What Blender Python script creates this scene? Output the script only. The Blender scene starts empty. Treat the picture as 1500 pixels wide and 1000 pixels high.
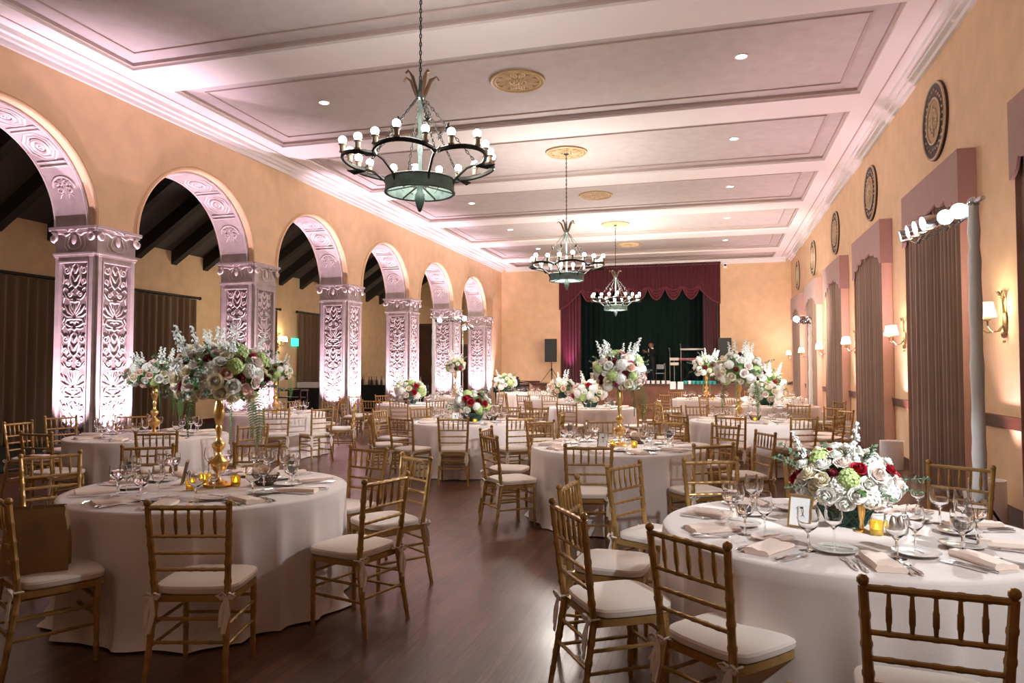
import bpy, math, random
from mathutils import Vector, Matrix
PI = math.pi
C = bpy.context.scene.collection
def R(d): return math.radians(d)

# ------------------------------------------------------------------ materials
def mat(name, col, rough=.6, metal=0, noise=0, nscale=8, bump=0, bscale=40, emit=None, es=0, trans=0, sheen=0, coat=0, stretch=None, ior=1.45, sss=0):
    m = bpy.data.materials.new(name); m.use_nodes = True
    nt = m.node_tree; b = nt.nodes['Principled BSDF']
    c = (*col, 1)
    b.inputs['Base Color'].default_value = c
    b.inputs['Roughness'].default_value = rough; b.inputs['Metallic'].default_value = metal
    b.inputs['Transmission Weight'].default_value = trans; b.inputs['IOR'].default_value = ior
    b.inputs['Sheen Weight'].default_value = sheen; b.inputs['Coat Weight'].default_value = coat
    if emit: b.inputs['Emission Color'].default_value = (*emit, 1); b.inputs['Emission Strength'].default_value = es
    def tex(sc, det=4):
        t = nt.nodes.new('ShaderNodeTexCoord'); mp = nt.nodes.new('ShaderNodeMapping'); n = nt.nodes.new('ShaderNodeTexNoise')
        if stretch: mp.inputs['Scale'].default_value = stretch
        n.inputs['Scale'].default_value = sc; n.inputs['Detail'].default_value = det
        nt.links.new(t.outputs['Object'], mp.inputs[0]); nt.links.new(mp.outputs[0], n.inputs['Vector']); return n
    if noise:
        n = tex(nscale); r = nt.nodes.new('ShaderNodeValToRGB')
        r.color_ramp.elements[0].position = .3; r.color_ramp.elements[1].position = .7
        r.color_ramp.elements[0].color = (*[max(0, x * (1 - noise)) for x in col], 1)
        r.color_ramp.elements[1].color = (*[min(1, x * (1 + noise)) for x in col], 1)
        nt.links.new(n.outputs['Fac'], r.inputs[0]); nt.links.new(r.outputs[0], b.inputs['Base Color'])
    if bump:
        n = tex(bscale); bp = nt.nodes.new('ShaderNodeBump'); bp.inputs['Strength'].default_value = bump; bp.inputs['Distance'].default_value = .01
        nt.links.new(n.outputs['Fac'], bp.inputs['Height']); nt.links.new(bp.outputs[0], b.inputs['Normal'])
    return m
M = {}
M['wall'] = mat('wall_paper', (.72, .49, .30), .75, noise=.07, nscale=3, bump=.15, bscale=60)
M['wall_aisle'] = mat('aisle_plaster', (.66, .47, .28), .8, noise=.08, nscale=3)
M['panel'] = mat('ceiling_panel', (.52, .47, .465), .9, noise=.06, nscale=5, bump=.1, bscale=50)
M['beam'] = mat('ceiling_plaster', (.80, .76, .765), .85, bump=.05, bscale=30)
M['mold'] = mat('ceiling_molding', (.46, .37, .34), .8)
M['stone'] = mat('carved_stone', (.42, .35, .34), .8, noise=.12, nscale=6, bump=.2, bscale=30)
M['stone_recess_shade'] = mat('panel_ground', (.21, .165, .16), .85, noise=.15, nscale=9)  # darker copy of the stone: shade of notches and panel recesses as colour
M['relief'] = mat('relief_stone', (.60, .51, .50), .7)
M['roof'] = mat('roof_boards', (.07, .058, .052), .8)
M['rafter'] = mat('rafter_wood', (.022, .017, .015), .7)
M['gold'] = mat('gold_painted_wood', (.41, .24, .080), .33, metal=.4, noise=.18, nscale=14)
M['cushion'] = mat('ivory_cushion', (.80, .70, .62), .8, sheen=.2)
M['tie'] = mat('cushion_tie', (.80, .69, .60), .8)
M['cloth'] = mat('tablecloth', (.78, .68, .64), .75, sheen=.3, bump=.06, bscale=90)
M['napkin'] = mat('blush_napkin', (.93, .75, .65), .8, bump=.1, bscale=120)
M['silver'] = mat('silver_cutlery', (.75, .74, .74), .18, metal=1)
M['china'] = mat('white_china', (.82, .79, .76), .15, coat=.4)
M['glass'] = mat('clear_glass', (1, 1, 1), 0, trans=1, ior=1.42)
M['water'] = mat('water', (1, 1, 1), 0, trans=1, ior=1.33)
M['vase'] = mat('antique_gold_metal', (.80, .50, .17), .28, metal=.9, noise=.2, nscale=10)
M['votive'] = mat('amber_glass', (.95, .68, .14), .18, noise=.2, nscale=40, trans=.75)
M['flame'] = mat('candle_flame', (1, .8, .2), .5, emit=(1, .60, .08), es=14)
M['wax'] = mat('candle_wax', (.9, .8, .6), .5)
M['blush'] = mat('blush_rose_petal', (.93, .66, .55), .6)
M['cream'] = mat('cream_rose_petal', (.94, .85, .66), .6)
M['white'] = mat('white_petal', (.93, .92, .86), .6)
M['pinkwhite'] = mat('pale_pink_petal', (.94, .81, .75), .6)
M['red'] = mat('burgundy_petal', (.16, .006, .014), .6)
M['brightred'] = mat('red_petal', (.40, .010, .025), .6)
M['magenta'] = mat('magenta_petal', (.55, .06, .16), .6)
M['green'] = mat('leaf_green', (.10, .21, .055), .5, noise=.25, nscale=12)
M['euca'] = mat('eucalyptus_leaf', (.16, .26, .17), .6, noise=.2, nscale=12)
M['lime'] = mat('lime_hydrangea_petal', (.52, .66, .26), .6)
M['stockw'] = mat('stock_petal', (.92, .95, .92), .6)
M['stem'] = mat('stem_green', (.12, .22, .06), .6)
M['iron'] = mat('dark_iron', (.028, .028, .026), .45, metal=.7)
M['patina'] = mat('green_patina_iron', (.10, .15, .135), .55, metal=.35, noise=.3, nscale=12)
M['bronze'] = mat('bronze_leaf', (.10, .06, .035), .4, metal=.7)
M['cup'] = mat('candle_cup', (.32, .25, .19), .5, metal=.3)
M['bulb'] = mat('lit_bulb', (1, 1, 1), .3, emit=(1, .93, .86), es=22)
M['down'] = mat('lit_downlight', (1, 1, 1), .3, emit=(.92, 1, 1), es=14)
M['shade'] = mat('lit_lamp_shade', (.95, .9, .8), .6, emit=(1, .90, .70), es=4.0)
M['rosette'] = mat('gilded_plaster', (.66, .49, .29), .55, noise=.12, nscale=12)
M['rosette_d'] = mat('rosette_ground', (.42, .27, .14), .7)
M['drape'] = mat('taupe_drape', (.235, .145, .10), .85, sheen=.25, noise=.08, nscale=3)
M['drape_b'] = mat('brown_aisle_drape', (.15, .09, .05), .85, sheen=.15)
M['lining'] = mat('pink_drape_lining', (.60, .36, .29), .85, sheen=.2)
M['valance'] = mat('mauve_valance_fabric', (.36, .205, .18), .85, sheen=.2, noise=.05, nscale=5)
M['velvet'] = mat('red_velvet', (.075, .003, .010), .75, sheen=.3)
M['trimv'] = mat('velvet_fringe', (.15, .009, .022), .7, sheen=.3)
M['backdrop'] = mat('dark_green_curtain', (.006, .022, .018), .9)
M['black'] = mat('black_cloth', (.008, .009, .009), .9)
M['stage'] = mat('stage_wood', (.16, .055, .028), .5, noise=.25, nscale=3)
M['darkwood'] = mat('dark_wood', (.055, .022, .014), .4, noise=.25, nscale=5)
M['rail'] = mat('chair_rail_wood', (.075, .028, .016), .35)
M['plastic'] = mat('black_plastic', (.012, .013, .013), .5)
M['grille'] = mat('speaker_grille', (.016, .02, .018), .6, noise=.5, nscale=60)
M['piano'] = mat('piano_lacquer', (.006, .006, .008), .08, coat=.6)
M['keys'] = mat('ivory_keys', (.35, .34, .32), .4)
M['chrome'] = mat('polished_metal', (.72, .74, .78), .18, metal=1)
M['lens'] = mat('lit_lens', (1, 1, 1), .2, emit=(.85, .96, 1), es=14)
M['wrap'] = mat('white_pole_wrap', (.86, .88, .90), .8, bump=.5, bscale=25)
M['whitebox'] = mat('white_light_box', (.80, .76, .78), .6)
M['paperbag'] = mat('kraft_paper', (.25, .145, .06), .85, noise=.12, nscale=6, bump=.35, bscale=9)
M['paper'] = mat('white_card', (.85, .85, .85), .7)
M['ink'] = mat('black_ink', (.02, .02, .02), .7)
M['frame'] = mat('gilt_frame', (.42, .25, .10), .35, metal=.6)
M['frameback'] = mat('frame_back', (.05, .035, .03), .7)
M['china_grey'] = mat('grey_plastic', (.35, .36, .38), .5)
M['wire'] = mat('green_wire_lattice', (.05, .11, .09), .5, metal=.3)
M['basket'] = mat('bronze_wire_basket', (.12, .08, .05), .45, metal=.5)
M['bread'] = mat('bread_crust', (.35, .15, .05), .7)
M['steel'] = mat('brushed_steel', (.38, .32, .28), .35, metal=.8)
M['medal_d'] = mat('medallion_dark_ring', (.055, .025, .02), .6)
M['medal_l'] = mat('medallion_plaster', (.60, .47, .32), .6)
M['brass'] = mat('sconce_brass', (.20, .14, .07), .35, metal=.7)
M['exit'] = mat('lit_exit_sign', (0, .6, .4), .5, emit=(.05, .85, .55), es=1.6)
M['skin'] = mat('brown_skin', (.30, .15, .09), .55)
M['skin_l'] = mat('light_skin', (.50, .30, .22), .55)
M['suit'] = mat('black_suit', (.008, .009, .012), .7)
M['shirt'] = mat('white_shirt', (.8, .8, .8), .7)
M['teal'] = mat('teal_paper', (.05, .45, .42), .6)
M['redglow'] = mat('keyboard_red_light', (.45, .04, .10), .4)  # red light falling on the lower keyboard, put into its colour
M['leather'] = mat('keyboard_blue_case', (.02, .04, .25), .6)
M['candlelight'] = mat('clear_cup', (.9, .9, .92), .2, trans=.4)

def floor_mat():
    m = bpy.data.materials.new('narrow_oak_strip_floor'); m.use_nodes = True; nt = m.node_tree; b = nt.nodes['Principled BSDF']
    L = nt.links.new
    t = nt.nodes.new('ShaderNodeTexCoord'); mp = nt.nodes.new('ShaderNodeMapping'); mp.inputs['Rotation'].default_value = (0, 0, PI / 2)
    br = nt.nodes.new('ShaderNodeTexBrick'); br.inputs['Scale'].default_value = 1
    br.inputs['Brick Width'].default_value = 1.3; br.inputs['Row Height'].default_value = .062; br.inputs['Mortar Size'].default_value = .0018
    br.offset = .37; br.inputs['Color1'].default_value = (.088, .032, .015, 1); br.inputs['Color2'].default_value = (.150, .060, .027, 1)
    br.inputs['Mortar'].default_value = (.014, .006, .005, 1); br.inputs['Bias'].default_value = 0
    L(t.outputs['Object'], mp.inputs[0]); L(mp.outputs[0], br.inputs['Vector'])
    mp2 = nt.nodes.new('ShaderNodeMapping'); mp2.inputs['Scale'].default_value = (9, .8, 1)
    n = nt.nodes.new('ShaderNodeTexNoise'); n.inputs['Scale'].default_value = 6; n.inputs['Detail'].default_value = 8
    L(t.outputs['Object'], mp2.inputs[0]); L(mp2.outputs[0], n.inputs['Vector'])
    mx = nt.nodes.new('ShaderNodeMixRGB'); mx.blend_type = 'MULTIPLY'; mx.inputs['Fac'].default_value = .8
    r = nt.nodes.new('ShaderNodeValToRGB'); r.color_ramp.elements[0].position = .3; r.color_ramp.elements[0].color = (.45, .42, .40, 1); r.color_ramp.elements[1].position = .7; r.color_ramp.elements[1].color = (1.25, 1.2, 1.15, 1)
    L(n.outputs['Fac'], r.inputs[0]); L(br.outputs['Color'], mx.inputs[1]); L(r.outputs[0], mx.inputs[2]); L(mx.outputs[0], b.inputs['Base Color'])
    n2 = nt.nodes.new('ShaderNodeTexNoise'); n2.inputs['Scale'].default_value = 1.7; n2.inputs['Detail'].default_value = 5
    L(t.outputs['Object'], n2.inputs['Vector'])
    mr = nt.nodes.new('ShaderNodeMapRange'); mr.inputs['To Min'].default_value = .24; mr.inputs['To Max'].default_value = .45
    L(n2.outputs['Fac'], mr.inputs['Value']); L(mr.outputs[0], b.inputs['Roughness'])
    bp = nt.nodes.new('ShaderNodeBump'); bp.inputs['Strength'].default_value = .25; bp.inputs['Distance'].default_value = .004
    L(br.outputs['Fac'], bp.inputs['Height']); bp.invert = True; L(bp.outputs[0], b.inputs['Normal'])
    b.inputs['Coat Weight'].default_value = .15; b.inputs['Coat Roughness'].default_value = .15
    return m
M['floor'] = floor_mat()
M['carpet'] = mat('dark_green_carpet', (.018, .022, .012), .95, noise=.3, nscale=30)

# ------------------------------------------------------------------ mesh builder
class MB:
    def __init__(s): s.v = []; s.f = []; s.mi = []; s.cur = 0
    def add(s, vs, fs, T=None):
        o = len(s.v)
        s.v += [tuple(T @ Vector(p)) if T else tuple(p) for p in vs]
        s.f += [tuple(o + i for i in f) for f in fs]; s.mi += [s.cur] * len(fs); return s
    def box(s, x0, x1, y0, y1, z0, z1, T=None):
        v = [(x, y, z) for z in (z0, z1) for y in (y0, y1) for x in (x0, x1)]
        return s.add(v, [(0, 2, 3, 1), (4, 5, 7, 6), (0, 1, 5, 4), (2, 6, 7, 3), (0, 4, 6, 2), (1, 3, 7, 5)], T)
    def tube(s, pts, r, n=8, closed=False, T=None, flat=1.0):
        P = [Vector(p) for p in pts]; m = len(P)
        rr = r if isinstance(r, (list, tuple)) else [r] * m
        tan = []
        for i in range(m):
            a = P[(i - 1) % m] if (i or closed) else P[0]; b = P[(i + 1) % m] if (i < m - 1 or closed) else P[-1]
            d = b - a; tan.append(d.normalized() if d.length > 1e-9 else Vector((0, 0, 1)))
        up = Vector((0, 0, 1)) if abs(tan[0].z) < .9 else Vector((0, 1, 0))
        nrm = (up - tan[0] * up.dot(tan[0])).normalized()
        vs = []
        for i in range(m):
            if i:
                nrm = nrm - tan[i] * nrm.dot(tan[i])
                nrm = nrm.normalized() if nrm.length > 1e-6 else Vector((1, 0, 0))
            bn = tan[i].cross(nrm)
            for k in range(n):
                a = 2 * PI * k / n
                vs.append(P[i] + (nrm * math.cos(a) + bn * math.sin(a) * flat) * rr[i])
        fs = []
        for i in range(m if closed else m - 1):
            j = (i + 1) % m
            for k in range(n):
                k2 = (k + 1) % n; fs.append((i * n + k, i * n + k2, j * n + k2, j * n + k))
        if not closed: fs += [tuple(range(n))[::-1], tuple((m - 1) * n + k for k in range(n))]
        return s.add(vs, fs, T)
    def lathe(s, prof, n=16, T=None, cap=True):
        vs = []; m = len(prof)
        for r, z in prof:
            for k in range(n):
                a = 2 * PI * k / n; vs.append((r * math.cos(a), r * math.sin(a), z))
        fs = [(i * n + k, i * n + (k + 1) % n, (i + 1) * n + (k + 1) % n, (i + 1) * n + k) for i in range(m - 1) for k in range(n)]
        if cap: fs += [tuple(range(n))[::-1], tuple((m - 1) * n + k for k in range(n))]
        return s.add(vs, fs, T)
    def ball(s, c, r, n=10, sc=(1, 1, 1), T=None):
        h = max(4, n // 2 + 1)
        pr = [(max(1e-4, math.sin(PI * i / h)), -math.cos(PI * i / h)) for i in range(h + 1)]
        Tm = Matrix.Translation(c) @ Matrix.Diagonal((r * sc[0], r * sc[1], r * sc[2], 1))
        return s.lathe(pr, n, (T @ Tm) if T else Tm)
    def cyl(s, p0, p1, r0, r1=None, n=12): return s.tube([p0, p1], [r0, r0 if r1 is None else r1], n)
    def prism(s, poly, z0, z1, T=None):
        n = len(poly); vs = [(x, y, z0) for x, y in poly] + [(x, y, z1) for x, y in poly]
        fs = [tuple(range(n))[::-1], tuple(range(n, 2 * n))] + [(i, (i + 1) % n, n + (i + 1) % n, n + i) for i in range(n)]
        return s.add(vs, fs, T)
    def mesh(s, name, mats, sharp=38):
        me = bpy.data.meshes.new(name); me.from_pydata(s.v, [], s.f); me.validate(); me.update()
        for mm in (mats if isinstance(mats, (list, tuple)) else [mats]): me.materials.append(mm)
        if len(me.polygons) == len(s.mi) and max(s.mi, default=0): me.polygons.foreach_set('material_index', s.mi)
        me.polygons.foreach_set('use_smooth', [True] * len(me.polygons))
        me.set_sharp_from_angle(angle=R(sharp))
        return me
def ob(name, me, parent=None, loc=None, rot=None, sc=None):
    o = bpy.data.objects.new(name, me); C.objects.link(o)
    if parent: o.parent = parent
    if loc is not None: o.location = loc
    if rot is not None: o.rotation_euler = rot
    if sc is not None: o.scale = (sc, sc, sc) if not isinstance(sc, (tuple, list)) else sc
    return o
def OB(name, mb, m, parent=None, **k): return ob(name, mb.mesh(name, m), parent, **k)
def tag(o, label, cat, group=None):
    o['label'] = label; o['category'] = cat
    if group: o['group'] = group
    return o
def thing(name, label, cat, loc=(0, 0, 0), rz=0, group=None):
    o = bpy.data.objects.new(name, None); C.objects.link(o); o.empty_display_size = .1
    o.location = loc; o.rotation_euler = (0, 0, rz); return tag(o, label, cat, group)
def struct(name, mb, m, **k):
    o = OB(name, mb, m, **k); o['kind'] = 'structure'; return o
def copy_tree(o, parent=None):
    c = o.copy(); C.objects.link(c)
    if parent: c.parent = parent
    for ch in list(KIDS.get(o.name, [])) or list(o.children): copy_tree(ch, c)
    return c
KIDS = {}
def dup(root, loc, rz=0, label=None, group=None, sc=None):
    c = copy_tree(root); c.location = loc; c.rotation_euler = (0, 0, rz)
    if sc: c.scale = (sc, sc, sc)
    if label: c['label'] = label
    if group: c['group'] = group
    return c
def light(kind, loc, e, col=(1, 1, 1), to=None, size=.1, spot=60, blend=.5, sy=None):
    l = bpy.data.lights.new('lamp', kind); l.energy = e; l.color = col
    if kind == 'AREA':
        l.size = size
        if sy: l.shape = 'RECTANGLE'; l.size_y = sy
    else: l.shadow_soft_size = size
    if kind == 'SPOT': l.spot_size = R(spot); l.spot_blend = blend
    o = bpy.data.objects.new('lamp', l); C.objects.link(o); o.location = loc
    if to is not None: o.rotation_euler = (Vector(to) - Vector(loc)).to_track_quat('-Z', 'Y').to_euler()
    return o

# ------------------------------------------------------------------ camera
CAMZ = 1.58; YAW = 15.59158; PITCH = 2.16108
cd = bpy.data.cameras.new('camera'); cam = bpy.data.objects.new('camera', cd); C.objects.link(cam)
cd.sensor_width = 36; cd.lens = 36 * 1060 / 1500; cam.location = (0, 0, CAMZ); cam.rotation_euler = (R(90 + PITCH), 0, R(YAW))
cd.clip_start = .05; cd.clip_end = 200
bpy.context.scene.camera = cam
VS = bpy.context.scene.view_settings; VS.view_transform = 'Standard'; VS.look = 'None'; VS.gamma = 1; VS.use_curve_mapping = False; VS.exposure = 0.5
w = bpy.data.worlds.new('world'); bpy.context.scene.world = w; w.use_nodes = True
w.node_tree.nodes['Background'].inputs[0].default_value = (.02, .018, .016, 1); w.node_tree.nodes['Background'].inputs[1].default_value = 1

# ------------------------------------------------------------------ room shell
XR, XA, XA2, XL = 3.0, -9.05, -9.85, -14.0
YB, YF, ZC, ZP = 30.7, -4.0, 6.05, 6.14
PIT = 3.92
PY = [4.92 + PIT * k for k in range(-2, 7)]
m = MB(); m.box(XL, XR, YF, YB, -.1, 0); struct('floor', m, M['floor'])
m = MB(); m.box(XL, -10.4, YF, YB, 0, .012); o = struct('trim_1', m, M['carpet'])
m = MB(); m.box(XR, XR + .2, YF, YB, 0, ZP); struct('wall_right', m, M['wall'])
m = MB(); m.box(XL, XR, YF - .2, YF, 0, ZP); struct('wall_front', m, M['wall'])
m = MB(); m.box(XL - .2, XL, YF, YB, 0, 8); struct('wall_left', m, M['wall_aisle'])
# back wall with the proscenium opening
SX0, SX1, SZ = -6.4, .25, .97
m = MB()
m.box(XL, SX0, YB, YB + .3, 0, 8); m.box(SX1, XR, YB, YB + .3, 0, 8); m.box(SX0, SX1, YB, YB + .3, 0, SZ - .02); m.box(SX0, SX1, YB, YB + .3, 5.95, 8)
struct('wall_back', m, M['wall'])
# arcade wall: spandrels over each opening
AB, ZS, ZT = 1.42, 3.76, ZP
m = MB()
NS = 28
arcs = []
ys_all = []
def arcade():
    for k in range(len(PY)):
        y0 = PY[k]; y1 = y0 + .83
        # block above the pillar
        m.box(XA2, XA, y0, y1, ZS, ZT)
        if k == len(PY) - 1: m.box(XA2, XA, y1, YB, 0, ZT); break
        ye = PY[k + 1]; yc = (y1 + ye) / 2; a = (ye - y1) / 2
        arcs.append((yc, a))
        pts = [(yc - a * math.cos(PI * i / NS), ZS + AB * math.sin(PI * i / NS)) for i in range(NS + 1)]
        for X, flip in ((XA, 0), (XA2, 1)):
            vs = [(X, y, z) for y, z in pts] + [(X, y, ZT) for y, z in pts]
            fs = [(i, i + 1, NS + 2 + i, NS + 1 + i) for i in range(NS)]
            if flip: fs = [f[::-1] for f in fs]
            m.add(vs, fs)
        vs = [(XA, y, z) for y, z in pts] + [(XA2, y, z) for y, z in pts]
        m.add(vs, [(i, NS + 1 + i, NS + 2 + i, i + 1) for i in range(NS)])
arcade()
m.box(XA2, XA, YF, PY[0], 0, ZT)
struct('wall_arcade', m, M['wall'])
# aisle roof
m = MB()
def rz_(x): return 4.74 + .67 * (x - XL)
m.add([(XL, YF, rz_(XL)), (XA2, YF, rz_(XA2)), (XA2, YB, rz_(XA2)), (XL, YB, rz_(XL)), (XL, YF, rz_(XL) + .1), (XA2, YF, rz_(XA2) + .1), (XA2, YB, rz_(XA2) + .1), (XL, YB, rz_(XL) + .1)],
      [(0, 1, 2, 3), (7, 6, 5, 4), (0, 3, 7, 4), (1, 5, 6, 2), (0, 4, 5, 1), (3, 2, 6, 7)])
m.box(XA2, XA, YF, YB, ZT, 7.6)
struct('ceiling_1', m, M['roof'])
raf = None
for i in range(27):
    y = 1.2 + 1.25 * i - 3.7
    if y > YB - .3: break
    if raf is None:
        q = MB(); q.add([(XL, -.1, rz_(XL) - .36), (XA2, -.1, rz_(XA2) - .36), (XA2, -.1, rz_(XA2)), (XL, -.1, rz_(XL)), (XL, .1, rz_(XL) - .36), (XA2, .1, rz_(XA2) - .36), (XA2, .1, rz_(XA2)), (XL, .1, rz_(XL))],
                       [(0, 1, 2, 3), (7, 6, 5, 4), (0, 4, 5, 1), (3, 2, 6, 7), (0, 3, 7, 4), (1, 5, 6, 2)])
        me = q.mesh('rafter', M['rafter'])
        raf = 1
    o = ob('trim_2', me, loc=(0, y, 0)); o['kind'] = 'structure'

# main ceiling
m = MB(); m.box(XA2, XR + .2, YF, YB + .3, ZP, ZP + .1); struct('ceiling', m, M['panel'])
CX0, CX1 = -8.36, 2.33
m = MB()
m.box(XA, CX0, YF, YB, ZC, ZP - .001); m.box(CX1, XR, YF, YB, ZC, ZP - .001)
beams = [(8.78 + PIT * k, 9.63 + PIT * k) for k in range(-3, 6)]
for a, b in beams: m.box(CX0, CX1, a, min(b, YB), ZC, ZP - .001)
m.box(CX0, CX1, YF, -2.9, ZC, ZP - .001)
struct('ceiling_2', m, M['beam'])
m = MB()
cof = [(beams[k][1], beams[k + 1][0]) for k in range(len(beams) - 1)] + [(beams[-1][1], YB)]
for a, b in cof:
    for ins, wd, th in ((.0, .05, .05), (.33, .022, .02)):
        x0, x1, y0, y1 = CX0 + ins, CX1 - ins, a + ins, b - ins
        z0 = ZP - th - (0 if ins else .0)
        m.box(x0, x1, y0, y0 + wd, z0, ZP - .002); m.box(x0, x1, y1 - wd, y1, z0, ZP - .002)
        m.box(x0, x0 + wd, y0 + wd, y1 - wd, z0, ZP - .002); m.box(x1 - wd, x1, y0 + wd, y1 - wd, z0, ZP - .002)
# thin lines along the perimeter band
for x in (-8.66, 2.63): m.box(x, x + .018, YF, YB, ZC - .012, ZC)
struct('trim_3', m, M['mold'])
m = MB()
for sx, x in ((1, XA), (-1, XR)):
    for w1, z0, z1 in ((.05, 5.86, 5.93), (.12, 5.93, 5.98), (.20, 5.98, ZC)):
        m.box(min(x, x + sx * w1), max(x, x + sx * w1), YF, YB, z0, z1 - .0005)
for w1, z0, z1 in ((.05, 5.86, 5.93), (.10, 5.93, 5.98), (.16, 5.98, ZC)): m.box(XA + .2, XR - .2, YB - w1, YB, z0, z1 - .001)
struct('trim_4', m, M['beam'])
# chair rails
m = MB(); m.box(XR - .035, XR, YF, YB, .95, 1.06); m.box(XR - .05, XR, YF, YB, 1.06, 1.08)
m.box(SX1 + .05, XR - .05, YB - .035, YB, .95, 1.06); m.box(XA, SX0 - .9, YB - .035, YB, .95, 1.06)
struct('trim_5', m, M['rail'])
m = MB(); m.box(XR - .025, XR, YF, YB, 0, .14); struct('baseboard_right', m, M['rail'])
m = MB(); m.box(XL, XL + .025, YF, YB, .012, .16); struct('baseboard_left', m, M['rail'])

# ------------------------------------------------------------------ arch soffits with carved coffers + bead
def ring_on(mb, c, ax, ay, nz, r, tr, n=8, seg=24, a0=0):
    pts = [c + (ax * math.cos(a0 + 2 * PI * i / seg) + ay * math.sin(a0 + 2 * PI * i / seg)) * r for i in range(seg)]
    mb.tube(pts, tr, n, closed=True)
def spiral(cx, cz, r, turns, d, a0, n=16):
    return [(cx + r * (1 - .8 * t / n) * math.cos(a0 + d * turns * 2 * PI * t / n), cz + r * (1 - .8 * t / n) * math.sin(a0 + d * turns * 2 * PI * t / n)) for t in range(n + 1)]
def arch_parts():
    a = (PIT - .83) / 2
    lin = MB(); rel = MB(); bead = MB()
    def P(th, x, off=0):  # th 0..pi along the arch, off = offset towards the centre
        n = Vector((0, math.cos(PI - th) / a, math.sin(th) / AB)); n.normalize()
        return Vector((x, -a * math.cos(th), AB * math.sin(th))) - n * off
    N = 40; xm = (XA + XA2) / 2
    # liner
    x0, x1 = XA2 + .03, XA - .10
    vs = []
    for i in range(N + 1):
        th = PI * i / N
        vs += [P(th, x0, .001), P(th, x1, .001), P(th, x0, .03), P(th, x1, .03)]
    fs = []
    for i in range(N):
        b = 4 * i; c = b + 4
        fs += [(b + 2, b + 3, c + 3, c + 2), (b, b + 2, c + 2, c), (b + 1, c + 1, c + 3, b + 3)]
    fs += [(0, 1, 3, 2), (4 * N, 4 * N + 2, 4 * N + 3, 4 * N + 1)]
    lin.add(vs, fs)
    # edge strips
    for x in (x0 + .03, x1 - .03): rel.tube([P(PI * i / N, x, .034) for i in range(N + 1)], .012, 6)
    for side in (0, 1):
        for deg in (38, 41, 62, 65):
            th = R(deg) if not side else PI - R(deg)
            rel.tube([P(th, x0 + .08, .036), P(th, x1 - .08, .036)], .018, 6)
        for deg in (51, 75):
            th = R(deg) if not side else PI - R(deg)
            c = P(th, xm - .03, .035); t = (P(th + .01, xm, .035) - P(th - .01, xm, .035)).normalized(); X = Vector((1, 0, 0))
            ring_on(rel, c, X, t, None, .25, .022, 6, 8, PI / 8); ring_on(rel, c, X, t, None, .19, .017, 6, 8, PI / 8)
            ring_on(rel, c, X, t, None, .115, .032, 6, 20); nn = X.cross(t)
            ring_on(rel, c, X, t, None, .05, .024, 6, 10)
            rel.ball(c, .025, 8)
        th = R(24) if not side else PI - R(24)
        c = P(th, xm - .03, .035); t = (P(th + .01, xm, .035) - P(th - .01, xm, .035)).normalized() * (1 if not side else -1); X = Vector((1, 0, 0))
        def Q(u, v): return c + X * u + t * v
        rel.tube([Q(.2 * math.cos(R(q)), .16 * math.sin(R(q)) + .02) for q in range(-10, 191, 12)], .022, 6)
        for sgn in (-1, 1):
            for cx, cz, r, a0 in ((.09, -.02, .06, 2.2), (.05, .08, .045, 1), (.12, .07, .03, .5)):
                rel.tube([Q(sgn * u, v) for u, v in spiral(cx, cz, r, 1.3, 1, a0)], .016, 6)
            rel.tube([Q(sgn * .02, -.16), Q(sgn * .05, -.08), Q(sgn * .10, -.1), Q(sgn * .15, -.17)], [.006, .012, .012, .006], 6)
        rel.tube([Q(0, -.12), Q(0, .05), Q(0, .16)], [.008, .016, .008], 6)
    bead.tube([P(PI * i / 44, XA + .005, -.02) for i in range(45)], .032, 8)
    bead.tube([P(PI * i / 44, XA + .002, -.075) for i in range(45)], .012, 6)
    return lin.mesh('soffit', M['stone']), rel.mesh('soffit_relief', M['relief']), bead.mesh('arch_bead', M['wall'])
SM, SR, SB = arch_parts()
for yc, a in arcs:
    o = ob('trim_6', SM, loc=(0, yc, ZS)); o['kind'] = 'structure'
    ob('soffit_relief', SR, o); ob('arch_bead', SB, o)

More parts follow.
